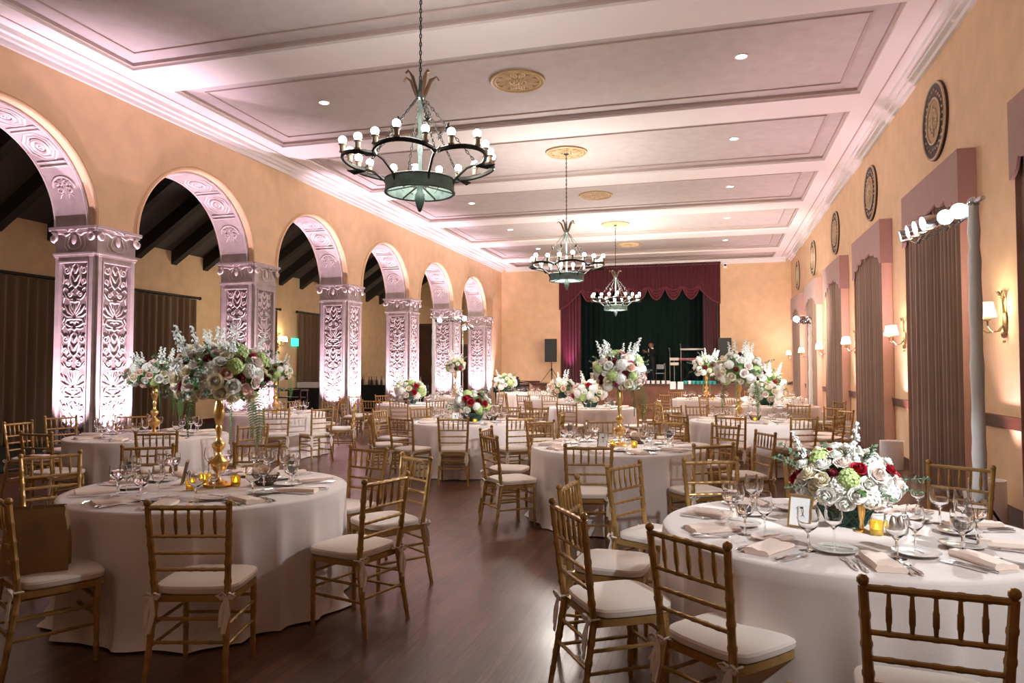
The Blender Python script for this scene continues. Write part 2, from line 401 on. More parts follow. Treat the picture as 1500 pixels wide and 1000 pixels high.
# ------------------------------------------------------------------ carved pillars
def relief_mesh():
    mb = MB(); H = 1.06; n = 3
    els = []   # (polyline (u,v), radii)
    def sp(cx, cz, r, t, d, a0, w=.012): els.append((spiral(cx, cz, r, t, d, a0), w))
    sp(.155, .93, .065, 1.4, 1, 2.2); sp(.165, .75, .05, 1.4, -1, -2.0); sp(.10, .56, .048, 1.3, 1, 2.0, .011)
    els += [([(.015, 1.02), (.05, .99), (.09, .90), (.10, .80), (.06, .70), (.12, .66)], [.006, .012, .015, .015, .012, .005]),
            ([(0, .88), (.03, .93), (.075, 1.0)], [.018, .014, .004]), ([(0, .76), (.03, .80), (.07, .86)], [.016, .012, .004]),
            ([(0, .66), (.04, .69), (.07, .73)], [.014, .010, .004]),
            ([(.23, .86), (.215, .80), (.235, .72)], [.004, .010, .004]), ([(.13, .62), (.19, .66), (.23, .62)], [.005, .012, .005]),
            ([(.235, .55), (.20, .50), (.22, .42)], [.004, .012, .004]), ([(.04, .48), (.10, .47), (.15, .50), (.20, .57)], [.010, .012, .012, .004]),
            ([(0, .43), (.05, .445), (.095, .44)], .013), ([(.095, .44), (.06, .36), (.01, .30)], [.012, .010, .008]),
            ([(0, .26), (.02, .34), (.03, .40)], [.012, .012, .003]), ([(.02, .24), (.08, .32), (.11, .40)], [.010, .018, .004]),
            ([(.03, .22), (.12, .28), (.18, .37)], [.010, .019, .004]), ([(.03, .20), (.14, .21), (.23, .27)], [.010, .016, .004]),
            ([(0, .165), (.08, .175), (.14, .165)], .014), ([(.14, .165), (.17, .11), (.10, .07), (.03, .05)], [.010, .014, .012, .010]),
            ([(0, .12), (.04, .135), (.08, .12)], .011), ([(.19, .19), (.22, .13), (.19, .07), (.23, .02)], [.005, .012, .010, .004]),
            ([(0, .0), (.05, .03), (.11, .015), (.16, .035)], [.012, .012, .010, .004]), ([(.03, .63), (.06, .60), (.03, .56)], [.006, .010, .006]),
            ([(.10, .56), (.105, .57)], .02), ([(.20, .33), (.235, .36)], .013), ([(.205, .97), (.235, 1.02)], .012)]
    for k in range(n):
        for pl, rr in els:
            for sg in (-1, 1):
                mb.tube([(sg * u * 1.02, 0, v + k * H) for u, v in pl], [q * 1.05 for q in rr] if isinstance(rr, list) else rr * 1.05, 6)
    return mb.mesh('panel_relief', M['relief'])
RELIEF = relief_mesh()
HW = .40  # half width of the pillar
def pillar(Y0, label):
    t = thing('carved_pillar', label, 'pillar', ((XA + XA2) / 2, Y0 + .415, 0), 0, 'carved arcade pillars')
    return t
def pillar_meshes():
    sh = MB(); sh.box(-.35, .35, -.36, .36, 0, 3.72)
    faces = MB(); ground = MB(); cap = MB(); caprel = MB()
    for q in range(4):
        T = Matrix.Rotation(q * PI / 2, 4, 'Z')
        # slab frame round the panel (local: face looks to -Y)
        y0, y1 = -.415, -.355
        faces.box(-.355, -.285, y0, y1, .3, 3.33, T); faces.box(.285, .355, y0, y1, .3, 3.33, T)
        faces.box(-.285, .285, y0, y1, 3.23, 3.33, T); faces.box(-.285, .285, y0, y1, .3, .42, T); faces.box(-.37, .37, y0 - .01, y1, 0, .3, T)
        faces.box(-.285, -.265, y0 - .012, y1, .42, 3.23, T); faces.box(.265, .285, y0 - .012, y1, .42, 3.23, T); faces.box(-.285, .285, y0 - .012, y1, 3.21, 3.235, T)
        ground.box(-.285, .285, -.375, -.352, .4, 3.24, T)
        cap.box(-.385, .385, -.44, -.35, 3.33, 3.36, T); cap.box(-.37, .37, -.425, -.35, 3.30, 3.33, T)
        cap.box(-.375, .375, -.40, -.34, 3.36, 3.68, T)
        cap.box(-.44, .44, -.475, -.33, 3.715, 3.76, T); cap.box(-.42, .42, -.45, -.33, 3.68, 3.715, T)
        # capital relief
        for sg in (-1, 1):
            caprel.tube([T @ Vector((sg * u, -.45, v)) for u, v in spiral(.36, 3.60, .065, 1.5, 1, 1.6)], [.024] * 9 + [.016] * 8, 6)
            caprel.tube([T @ Vector((sg * u, -.43, v)) for u, v in ((.06, 3.66), (.14, 3.63), (.22, 3.67), (.30, 3.66))], [.010, .018, .018, .010], 6)
            caprel.tube([T @ Vector((sg * u, -.41, v)) for u, v in ((.09, 3.62), (.13, 3.50), (.09, 3.43), (.0, 3.41))], .010, 6)
            caprel.tube([T @ Vector((sg * u, -.405, v)) for u, v in ((.17, 3.62), (.20, 3.48), (.14, 3.40))], .008, 6)
            caprel.tube([T @ Vector((sg * u, -.46, v)) for u, v in ((.02, 3.73), (.07, 3.69), (.12, 3.72))], .012, 6)
        caprel.ball((0, -.415, 3.56), .06, 10, (.8, .5, 1.35), T)
    return sh.mesh('shaft', M['stone_recess_shade']), faces.mesh('panel_frame', M['stone']), ground.mesh('panel_ground', M['stone_recess_shade']), cap.mesh('capital', M['stone']), caprel.mesh('capital_relief', M['relief'])
PSH, PFA, PGR, PCA, PCR = pillar_meshes()
ORD = ['hidden left', 'leftmost', 'second', 'third', 'fourth', 'fifth', 'sixth and farthest']
plabels = {1: None}
names = {8: 'leftmost and nearest carved stone pillar, lit from below', 12: 'second carved stone pillar from the left, behind the tall bouquet', 16: 'third carved stone pillar from the left, left of the black-draped bars',
         20: 'fourth carved stone pillar from the left, behind a low bouquet', 24: 'fifth carved pillar from the left, with a light stand before it', 28: 'sixth carved pillar, the farthest, nearest the piano'}
for Y0 in PY:
    if Y0 < 4: continue
    lb = names.get(int(Y0), 'carved stone pillar nearest the viewer, beyond the left edge of the photo')
    t = pillar(Y0, lb)
    s = ob('shaft', PSH, t)
    for nm, me in (('panel_frame', PFA),): ob(nm, me, t)
    g = ob('panel_ground', PGR, t)
    for q in range(4):
        d = Matrix.Rotation(q * PI / 2, 3, 'Z') @ Vector((0, -.378, .42 - .01))
        if q in (0, 1): ob('panel_relief', RELIEF, t, loc=(d.x, d.y, .02), rot=(0, 0, q * PI / 2)).location.z = .0 + .05
    c = ob('capital', PCA, t); ob('capital_relief', PCR, c)

# ------------------------------------------------------------------ drapes
def drape_mesh(mb, L, z0, z1, folds, amp, seed=0, thick=.012, spread=1.0):
    # local: runs along +x from 0 to L, folds towards -y
    rnd = random.Random(seed); ph = [rnd.uniform(-.5, .5) for _ in range(folds + 2)]; am = [rnd.uniform(.6, 1.2) for _ in range(folds + 2)]
    n = folds * 8; nz = 6
    def off(i, t):
        k = i / 8; j = int(k); f = k - j
        a = am[j] * (1 - f) + am[min(j + 1, folds)] * f; p = ph[j] * (1 - f) + ph[min(j + 1, folds)] * f
        return amp * a * (.7 + .3 * (1 - t)) * math.sin(2 * PI * k + p * (1 + .5 * (1 - t)))
    vs = []
    for s in (0, 1):
        for iz in range(nz + 1):
            t = iz / nz
            for i in range(n + 1):
                x = L * i / n
                vs.append((x, off(i, t) + s * thick, z0 + (z1 - z0) * t))
    W = n + 1; S = W * (nz + 1); fs = []
    for iz in range(nz):
        for i in range(n):
            a = iz * W + i; fs.append((a, a + 1, a + W + 1, a + W)); fs.append((S + a, S + a + W, S + a + W + 1, S + a + 1))
    for i in range(n): fs.append((i, S + i, S + i + 1, i + 1)); a = nz * W + i; fs.append((a, a + 1, S + a + 1, S + a))
    for iz in range(nz): a = iz * W; fs.append((a, a + W, S + a + W, S + a)); a += n; fs.append((a, S + a, S + a + W, a + W))
    mb.add(vs, fs); return mb
# right-hand windows: drape panels + upholstered valance
WL = ['window curtain nearest the viewer at the right edge, mauve valance', 'window curtain set behind the light bar and white pole', 'window curtain with mauve valance, second beyond the light bar', 'window curtain with mauve valance, third beyond the light bar',
      'window curtain with mauve valance, fourth beyond the light bar', 'window curtain with mauve valance, farthest along the right wall']
VH = 1.33
def valance_mesh():
    mb = MB(); n = 48; d = .195
    # front profile bottom edge
    def zb(u):  # u -1..1 ; deep lobes at both ends, stepped arch in the middle
        a = abs(u)
        if a > .86: return 3.42 + .10 * (1 - a) / .14 - .03 * math.sin(PI * (a - .86) / .14)
        if a > .6: return 3.62 - .05 * math.sin(PI * (a - .6) / .26)
        if a > .3: return 3.70 - .05 * math.sin(PI * (a - .3) / .30)
        return 3.74 - .05 * math.cos(PI * a / .6)
    vs = []
    for x in (0, .03):
        for i in range(n + 1):
            u = -1 + 2 * i / n; vs += [(x, u * VH, zb(u)), (x, u * VH, 4.17)]
    S = 2 * (n + 1); fs = []
    for i in range(n):
        a = 2 * i; fs += [(a, a + 1, a + 3, a + 2), (S + a, S + a + 2, S + a + 3, S + a + 1), (a, a + 2, S + a + 2, S + a), (a + 1, S + a + 1, S + a + 3, a + 3)]
    fs += [(0, S, S + 1, 1), (2 * n, 2 * n + 1, S + 2 * n + 1, S + 2 * n)]
    mb.add(vs, fs)
    mb.box(.03, d, -VH, -VH + .03, 3.42, 4.17); mb.box(.03, d, VH - .03, VH, 3.42, 4.17); mb.box(.0, d, -VH, VH, 4.17, 4.19)
    return mb.mesh('valance', M['valance'])
VM = valance_mesh()
dm = []
q = MB(); drape_mesh(q, 1.22, .02, 4.05, 8, .034, 3); d1 = q.mesh('drape_panel', M['drape'])
q = MB(); drape_mesh(q, 1.22, .02, 4.05, 7, .036, 8); d2 = q.mesh('drape_panel', M['drape'])
q = MB(); drape_mesh(q, .165, .02, 4.05, 1, .006, 5); d3 = q.mesh('lining_panel', M['lining'])
q = MB(); q.cyl((0, -1.28, 4.09), (0, 1.28, 4.09), .015); rod_me = q.mesh('curtain_rod', M['iron'])
WY = [10.93 + 4.19 * k for k in (-1, 0, 1, 2, 3, 4)]
XV = XR - .2
for k, y in enumerate(WY):
    t = thing('window_curtain', WL[k], 'curtain', (XV, y, 0), 0, 'window curtains of the right wall')
    ob('valance', VM, t)
    ob('drape_panel', d1, t, loc=(.075, -1.25, 0), rot=(0, 0, PI / 2)); ob('drape_panel', d2, t, loc=(.075, .01, 0), rot=(0, 0, PI / 2))
    ob('lining_panel', d3, t, loc=(.03, -1.29, 0), rot=(0, 0, 0)); ob('lining_panel', d3, t, loc=(.03, 1.27, 0), rot=(0, 0, 0))
    ob('curtain_rod', rod_me, t, loc=(.10, 0, 0))
    q = MB(); q.box(XR - .02, XR, y - 1.1, y + 1.1, .8, 3.9)
    wdw = struct('window_%d' % (k + 1), q, M['black'])
# aisle curtains on rods
AC = [(4.6, 10.2, 'brown aisle curtain at the left edge of the photo'), (10.9, 17.0, 'brown aisle curtain seen between the first two pillars'), (18.4, 20.9, 'brown aisle curtain edge beside the lit wall sconce'), (22.25, 25.6, 'brown aisle curtain right of the green exit sign')]
for i, (a, b, lb) in enumerate(AC):
    t = thing('aisle_curtain', lb, 'curtain', (XL + .12, a, 0), 0, 'brown curtains of the left aisle')
    q = MB(); drape_mesh(q, b - a, .03, 3.5, int((b - a) * 4.2), .06, 20 + i); OB('drape_panel', q, M['drape_b'], t, rot=(0, 0, PI / 2))
    q = MB(); q.cyl((0, -.15, 3.55), (0, b - a + .12, 3.55), .035); q.ball((0, -.18, 3.55), .05); q.ball((0, b - a + .15, 3.55), .05)
    q.box(-.12, .0, .0, .04, 3.53, 3.57); q.box(-.12, .0, b - a - .04, b - a, 3.53, 3.57)
    OB('curtain_rod', q, M['iron'], t)
# aisle back doors
for i, (x0, x1, z1) in enumerate(((-13.05, -12.2, 3.55), (-11.15, -10.35, 2.6))):
    q = MB(); q.box(x0, x1, YB - .05, YB, .0, z1); dd = struct('door_%d' % (i + 1), q, M['darkwood'])
    q = MB()
    for z0_, z1_ in ((.2, .95), (1.1, 2.2)): q.box(x0 + .12, x1 - .12, YB - .065, YB - .05, z0_, z1_)
    OB('door_panel', q, M['rail'], dd)
    q = MB(); q.box(x0 - .08, x0, YB - .07, YB, 0, z1 + .08); q.box(x1, x1 + .08, YB - .07, YB, 0, z1 + .08); q.box(x0, x1, YB - .07, YB, z1, z1 + .08); OB('door_frame', q, M['rail'], dd)

# ------------------------------------------------------------------ ceiling rosettes, downlights
q = MB(); q.lathe([(.44, 0), (.44, -.02), (.41, -.035), (.38, -.02), (.36, -.012), (.0001, -.012)], 40); RB = q.mesh('rosette_base', M['rosette_d'])
q = MB()
ring = lambda mb, r, z, tr, seg=36: mb.tube([(r * math.cos(2 * PI * i / seg), r * math.sin(2 * PI * i / seg), z) for i in range(seg)], tr, 6, closed=True)
ring(q, .42, -.025, .018); ring(q, .36, -.02, .014); ring(q, .13, -.03, .016, 20)
for k in range(12):
    a = 2 * PI * k / 12
    T = Matrix.Rotation(a, 4, 'Z')
    for sg in (-1, 1): q.tube([(r_, sg * s_, -.022) for r_, s_ in ((.14, .0), (.2, .035), (.27, .04), (.32, .015), (.34, .03))], [.008, .014, .014, .012, .006], 6, T=T)
    q.tube([(.16, 0, -.024), (.24, 0, -.028), (.33, 0, -.022)], [.005, .013, .006], 6, T=T)
for k in range(8): q.ball((.07 * math.cos(k * PI / 4), .07 * math.sin(k * PI / 4), -.025), .03, 6)
q.ball((0, 0, -.03), .04, 8); RR = q.mesh('rosette_relief', M['rosette'])
RL = {0: 'ceiling rosette above the nearest chandelier', 1: 'gilt ceiling rosette right of the nearest chandelier chain, nothing hung on it', 2: 'gilt ceiling rosette with the second chandelier chain', 3: 'empty gilt ceiling rosette between second and third chandelier', 4: 'gilt ceiling rosette holding the farthest chandelier', 5: 'farthest gilt ceiling rosette near the stage'}
RY = [6.98 + PIT * k for k in range(6)]
for k, y in enumerate(RY):
    t = thing('ceiling_rosette', RL[k], 'ceiling rosette', (-2.95, y, ZP), 0, 'ceiling rosettes'); ob('rosette_base', RB, t); ob('rosette_relief', RR, t)
q = MB(); q.lathe([(.10, 0), (.10, -.012), (.078, -.012), (.075, 0)], 24, cap=False); DT = q.mesh('trim_ring', M['beam'])
q = MB(); q.lathe([(.078, -.004), (.0001, -.006)], 20); DD = q.mesh('lens', M['down'])
dist = ['nearest', 'second', 'third', 'fourth', 'fifth', 'farthest']
for sx, x in (('left', -6.39), ('right', .43)):
    for k, y in enumerate(RY):
        t = thing('ceiling_downlight', '%s round downlight in the %s row of the ceiling' % (dist[k], sx), 'downlight', (x, y + .02, ZP), 0, 'recessed ceiling downlights'); ob('trim_ring', DT, t); ob('lens', DD, t)

# ------------------------------------------------------------------ chandeliers
def chandelier_meshes():
    D = {}
    z0 = 3.72   # ring height
    q = MB()    # outer ring: six scalloped arcs
    tips = []
    for k in range(6):
        a0 = k * PI / 3
        P = []
        for i in range(13):
            a = a0 + (PI / 3) * i / 12; f = math.sin(PI * i / 12)
            P.append((math.cos(a) * (.60 + .20 * f ** .6), math.sin(a) * (.60 + .20 * f ** .6), z0 - .03 + .05 * f))
        q.tube(P, .026, 6, flat=.7)
        ta = a0; q.tube([(.58 * math.cos(ta), .58 * math.sin(ta), z0 - .03), (.72 * math.cos(ta), .72 * math.sin(ta), z0 - .05), (.80 * math.cos(ta), .80 * math.sin(ta), z0 - .03)], [.014, .03, .004], 6, flat=.4)
        q.tube([(.58 * math.cos(ta), .58 * math.sin(ta), z0 - .03), (.50 * math.cos(ta), .50 * math.sin(ta), z0 - .06), (.38 * math.cos(ta), .38 * math.sin(ta), z0 - .16), (.345 * math.cos(ta), .345 * math.sin(ta), z0 - .24)], .014, 6)
    D['outer_ring'] = q.mesh('outer_ring', M['iron'])
    q = MB()
    q.lathe([(.34, z0 - .30), (.36, z0 - .30), (.36, z0 - .17), (.34, z0 - .17), (.34, z0 - .30)], 40, cap=False)
    ring(q, .36, z0 - .30, .012); ring(q, .36, z0 - .17, .010)
    for k in range(6):
        a = k * PI / 3 + .3; q.tube([(.04 * math.cos(a), .04 * math.sin(a), z0 - .22), (.34 * math.cos(a), .34 * math.sin(a), z0 - .29)], .010, 6)
    for k in range(8):
        a = k * PI / 4; q.tube([(.18 * math.cos(a), .18 * math.sin(a), z0 - .27), (.24 * math.cos(a), .24 * math.sin(a), z0 - .19), (.15 * math.cos(a), .15 * math.sin(a), z0 - .15)], .006, 5)
    D['drum_ring'] = q.mesh('drum_ring', M['patina'])
    q = MB(); q.lathe([(.012, z0 - .50), (.03, z0 - .46), (.055, z0 - .38), (.05, z0 - .32), (.03, z0 - .29), (.035, z0 - .2), (.022, z0 - .1), (.02, z0 + .1), (.03, z0 + .15), (.02, z0 + .2), (.02, 4.40), (.05, 4.42), (.045, 4.48), (.02, 4.52), (.015, 4.62)], 14)
    D['stem'] = q.mesh('stem', M['patina'])
    q = MB()
    for k in range(5):
        a = k * 2 * PI / 5 + .4
        c, s = math.cos(a), math.sin(a)
        q.tube([(.03 * c, .03 * s, 4.40), (.07 * c, .07 * s, 4.52), (.11 * c, .11 * s, 4.62), (.17 * c, .17 * s, 4.67), (.20 * c, .20 * s, 4.63)], [.014, .045, .042, .016, .018], 6, flat=.4)
    D['leaf_crown'] = q.mesh('leaf_crown', M['bronze'])
    q = MB(); q.tube([(0, 0, 4.6), (0, 0, ZP - .03)], .004, 5)
    n = int((ZP - 4.62) / .045)
    for i in range(n):
        z = 4.62 + i * .045 + .02; b = [(math.cos(t) * .013, 0, math.sin(t) * .028) for t in [2 * PI * j / 10 for j in range(10)]]
        T = Matrix.Translation((0, 0, z)) @ Matrix.Rotation(PI / 2 * (i % 2), 4, 'Z'); q.tube(b, .0045, 5, closed=True, T=T)
    q.lathe([(.0001, ZP - .08), (.05, ZP - .06), (.075, ZP - .03), (.075, ZP - .02)], 16)
    D['chain'] = q.mesh('chain', M['iron'])
    # suspension chain from crown to ring
    q = MB(); a = Vector((.04, 0, 4.42)); b = Vector((.60, 0, z0 - .01)); L = (b - a).length; n = int(L / .042)
    rot = (b - a).to_track_quat('Z', 'Y').to_matrix().to_4x4()
    for i in range(n):
        p = a.lerp(b, (i + .5) / n); lk = [(math.cos(t) * .011, 0, math.sin(t) * .026) for t in [2 * PI * j / 10 for j in range(10)]]
        q.tube(lk, .0045, 5, closed=True, T=Matrix.Translation(p) @ rot @ Matrix.Rotation(PI / 2 * (i % 2), 4, 'Z'))
    p = a.lerp(b, .45)
    for j in range(6):
        t = j * PI / 3; q.tube([p, p + Vector((.02 * math.cos(t), .045 * math.sin(t), .05 * math.cos(t)))], [.016, .006], 5)
    D['suspension_chain'] = q.mesh('suspension_chain', M['iron'])
    q = MB(); q.lathe([(.014, 0), (.03, .005), (.036, .015), (.026, .02), (.028, .078), (.040, .082), (.040, .092), (.024, .094)], 12); D['candle_cup'] = q.mesh('candle_cup', M['cup'])
    q = MB(); q.ball((0, 0, .132), .041, 12); D['bulb'] = q.mesh('bulb', M['bulb'])
    return D
CH = chandelier_meshes()
def chandelier(y, lb, rot):
    t = thing('ring_chandelier', lb, 'chandelier', (-2.95, y, 0), rot, 'iron ring chandeliers')
    for k in ('stem', 'leaf_crown', 'chain', 'outer_ring', 'drum_ring'): ob(k, CH[k], t)
    for k in range(6): ob('suspension_chain', CH['suspension_chain'], t, rot=(0, 0, k * PI / 3 + .001))
    for k in range(18):
        a = (k + .5) * PI / 9; i = (k % 3 + .5) / 3; f = math.sin(PI * i)
        r = .60 + .20 * f ** .6
        c = ob('candle_cup', CH['candle_cup'], t, loc=(r * math.cos(a), r * math.sin(a), 3.72 - .03 + .05 * f + .015)); ob('bulb', CH['bulb'], c)
CHY = [RY[0], RY[2], RY[4]]
chandelier(RY[0], 'nearest and largest-looking iron ring chandelier with lit bulbs', .12)
chandelier(RY[2], 'middle iron ring chandelier hanging left of the stage opening', .35)
chandelier(RY[4], 'farthest iron ring chandelier, in front of the red stage curtain', .2)

# ------------------------------------------------------------------ medallions and sconces on the right wall
q = MB(); q.lathe([(.54, 0), (.54, .03), (.50, .045), (.48, .03), (.33, .03), (.32, .045), (.30, .035), (.0001, .03)], 40); MBs = q.mesh('disc', M['medal_d'])
q = MB()
ring(q, .52, .04, .018); ring(q, .31, .042, .016, 28); q.cur = 1; q.lathe([(.29, .03), (.29, .038), (.0001, .038)], 28); q.cur = 0
rr = random.Random(4)
for k in range(26):
    a = 2 * PI * k / 26; r_ = .405 + rr.uniform(-.03, .03); q.ball((r_ * math.cos(a), r_ * math.sin(a), .035), .022, 5, (1, 1, .6))
MRm = q.mesh('plaster_ring', [M['medal_l'], M['rosette_d']])
q = MB()
for sg in (-1, 1):
    for cx, cz, r_, a0 in ((.09, .1, .07, 2), (.1, -.08, .08, 0), (.16, .01, .04, 1)): q.tube([(sg * u, v, .045) for u, v in spiral(cx, cz, r_, 1.4, 1, a0)], .012, 6)
q.tube([(0, -.22, .045), (0, 0, .05), (0, .22, .045)], [.006, .03, .006], 6)
MRn = q.mesh('relief', M['medal_l'])
ML = ['nearest and largest-looking carved wall medallion on the right', 'second carved wall medallion from the nearest', 'third carved wall medallion from the nearest', 'fourth carved wall medallion from the nearest', 'farthest carved wall medallion near the stage wall']
for k in range(5):
    t = thing('wall_medallion', ML[k], 'wall medallion', (XR, 11.1 + 4.27 * k, 5.0), 0, 'round wall medallions')
    t.rotation_euler = (PI / 2, 0, -PI / 2)
    d = ob('disc', MBs, t); ob('plaster_ring', MRm, t); ob('relief', MRn, t)
def sconce_meshes():
    D = {}
    q = MB()  # local: wall plane x=0, projects to -x
    q.ball((-.02, 0, 0), .06, 10, (.35, .8, 2.0)); q.ball((-.03, 0, -.14), .03, 8, (1, 1, 1.3)); q.ball((-.03, 0, -.21), .018, 8)
    q.tube([(-.03, 0, .1), (-.035, 0, .2), (-.03, 0, .27)], [.02, .012, .02], 8)
    for a in (-60, -25, 25, 60): q.tube([(-.03, 0, .24), (-.05, .05 * math.sin(R(a)), .29), (-.06, .12 * math.sin(R(a)), .33)], [.012, .018, .006], 6, flat=.5)
    q.ball((-.05, 0, .28), .03, 8); D['backplate'] = q.mesh('backplate', M['brass'])
    q = MB(); q.tube([(-.03, 0, -.03), (-.08, .03, -.1), (-.16, .08, -.11), (-.22, .12, -.05), (-.22, .12, 0)], .009, 6); q.lathe([(.012, 0), (.04, .02), (.035, .05), (.015, .055)], 12, Matrix.Translation((-.22, .12, 0))); D['arm'] = q.mesh('arm', M['brass'])
    q = MB(); q.lathe([(.085, .045), (.055, .20), (.052, .20), (.082, .045), (.085, .045)], 20, Matrix.Translation((-.22, .12, 0)), cap=False); D['lamp_shade'] = q.mesh('lamp_shade', M['shade'])
    return D
SC = sconce_meshes()
def sconce(x, y, z, lb, rz=0, grp='two-shade wall sconces on the right wall'):
    t = thing('wall_sconce', lb, 'wall sconce', (x, y, z), rz, grp)
    ob('backplate', SC['backplate'], t)
    for s in (1, -1):
        a = ob('arm', SC['arm'], t); sh = ob('lamp_shade', SC['lamp_shade'], a)
        if s < 0: a.scale = (1, -1, 1)
SL = ['nearest wall sconce with two white shades at the right edge', 'wall sconce right of the second window curtain', 'wall sconce third from the nearest on the right wall', 'wall sconce fourth from the nearest on the right wall', 'wall sconce fifth from the nearest on the right wall', 'farthest wall sconce on the right wall']
SCY = [8.80 + 4.19 * k for k in range(6)]
for k, y in enumerate(SCY): sconce(XR, y, 2.08, SL[k])
sconce(XL, 21.1, 2.45, 'lit two-shade sconce on the far left aisle wall', PI, None)
q = MB(); q.box(0, .06, -.18, .18, -.13, .13); t = OB('exit_sign', q, M['exit'], loc=(XL, 22.1, 2.5)); tag(t, 'glowing green exit sign on the left aisle wall', 'exit sign')
q = MB(); q.box(-.07, .07, -.09, 0, -.1, .1); t = OB('wall_sensor', q, M['paper'], loc=(.48, YB, 5.78)); tag(t, 'small white and black box high beside the red stage curtain', 'sensor')
q = MB(); q.box(-.05, .05, -.095, -.09, -.01, .06); OB('sensor_window', q, M['black'], t)
# ------------------------------------------------------------------ white up-light boxes by the right wall piers
q = MB(); q.lathe([(.17, 0), (.17, .44), (.155, .44), (.155, .3), (.0001, .3)], 24); UB = q.mesh('housing', M['whitebox'])
UL = ['white round light box at the right edge beside the nearest drape', 'white round light box glowing left of the large taupe drape', 'third white light box along the right wall', 'fourth white light box along the right wall', 'fifth white light box along the right wall', 'farthest white light box along the right wall']
UY = [8.55 + 4.19 * k for k in range(6)]
for k, y in enumerate(UY): tag(ob('light_box', UB, loc=(2.70, y, 0)), UL[k], 'uplight', 'white light boxes along the right wall')
# ------------------------------------------------------------------ light stands
def par_can():
    D = {}
    q = MB(); q.lathe([(.03, -.13), (.055, -.12), (.075, -.05), (.085, .02), (.10, .06), (.10, .17), (.094, .17), (.094, .05), (.0001, .04)], 18); q.tube([(0, -.11, 0), (0, -.12, .04), (0, 0, .16), (0, .12, .04), (0, .11, 0)], .008, 6, T=Matrix.Rotation(PI / 2, 4, 'X') @ Matrix.Rotation(0, 4, 'Z'))
    D['c'] = q.mesh('can', M['chrome'])
    q = MB(); q.lathe([(.092, .10), (.0001, .11)], 18); D['l'] = q.mesh('lens', M['lens']); return D
PAR = par_can()
def light_stand(x, y, z, bar, cans, lb, wrap=True):
    t = thing('light_stand', lb, 'light stand', (x, y, 0))
    q = MB(); rr = random.Random(7)
    if wrap:
        n = 24; q.tube([(.0, 0, z * i / n) for i in range(n + 1)], [.060 - .018 * i / n + rr.uniform(-.006, .006) for i in range(n + 1)], 10)
        OB('pole', q, M['wrap'], t)
    else:
        q.cyl((0, 0, .3), (0, 0, z), .022); OB('pole', q, M['chrome'], t)
    q = MB()
    for k in range(3):
        a = k * 2 * PI / 3 + .5; q.tube([(0, 0, .55), (.42 * math.cos(a), .42 * math.sin(a), .012)], .012, 6)
    OB('tripod', q, M['iron'], t)
    b = Vector(bar); q = MB(); q.tube([b * s0 + Vector((0, 0, z)) for s0 in (-.12, 1)], .02, 8); q.ball((0, 0, z), .05, 8)
    if wrap: q.tube([(0, 0, z - .1), tuple(b * .2 + Vector((0, 0, z - .03)))], .025, 6)
    bb = OB('crossbar', q, M['chrome'], t)
    q = MB(); P = [b * (i / 14) + Vector((.03, 0, z - .05 - .06 * abs(math.sin(i * 1.3)))) for i in range(15)]; q.tube(P, .012, 6); OB('cable', q, M['plastic'], t)
    for f, tgt in cans:
        p = b * f + Vector((0, 0, z - .02)); wp = p + Vector((x, y, 0)); d = Vector(tgt) - wp
        e = d.to_track_quat('Z', 'Y').to_euler()
        c = ob('par_lamp', PAR['c'], t, loc=p + d.normalized() * .02 + Vector((0, 0, .03)), rot=e, sc=.72); ob('lens', PAR['l'], c)
    return t
# target table centres
TB = {'T1': (-3.35, 4.28), 'T7': (0.64, 4.03), 'T2': (-6.7, 7.4), 'T8': (-6.75, 15.75), 'T9': (-2.5, 15.3), 'T12': (-0.24, 20.12), 'T13': (1.3, 17.0), 'T10': (-6.3, 24.0), 'T11': (-4.2, 19.6), 'T14': (-7.3, 20.0), 'T16': (1.55, 21.4), 'T5': (-0.99, 7.71), 'T4': (-3.66, 10.65), 'T6': (0.52, 11.99), 'T3': (-7.84, 11.77)}
def tt(n, z=1.2): return (TB[n][0], TB[n][1], z)
light_stand(2.12, 6.88, 2.98, (-.02, 1.85, .06), [(.18, (.5, 2.6, 1.3)), (.34, (-.2, 3.2, 1.3)), (.52, (-7, 6.6, 1)), (.66, (-7, 7.6, 1)), (.80, (-7, 8.6, 1)), (.95, (-6, 10, 1))], 'tall white-wrapped light stand with a bar of lamps before the right window')
light_stand(2.2, 18.4, 2.75, (-.35, -.5, 0), [(.2, tt('T12')), (.6, tt('T9')), (.95, tt('T6'))], 'far light stand with bright lamps by the right wall')
light_stand(-7.05, 17.65, 2.92, (.75, .15, 0), [(.25, tt('T8')), (.6, tt('T11')), (.95, tt('T9'))], 'white-wrapped light stand in front of the fifth pillar')
light_stand(-7.75, 21.9, 2.95, (.35, -.3, 0), [(.3, tt('T14')), (.9, tt('T10'))], 'light stand with lamps left of the sixth pillar', False)
light_stand(-5.75, 31.9, 5.2, (-.2, .02, 0), [(.8, (-3, 30, 1))], 'thin tall light stand at the left side of the stage', False).location.z = 0

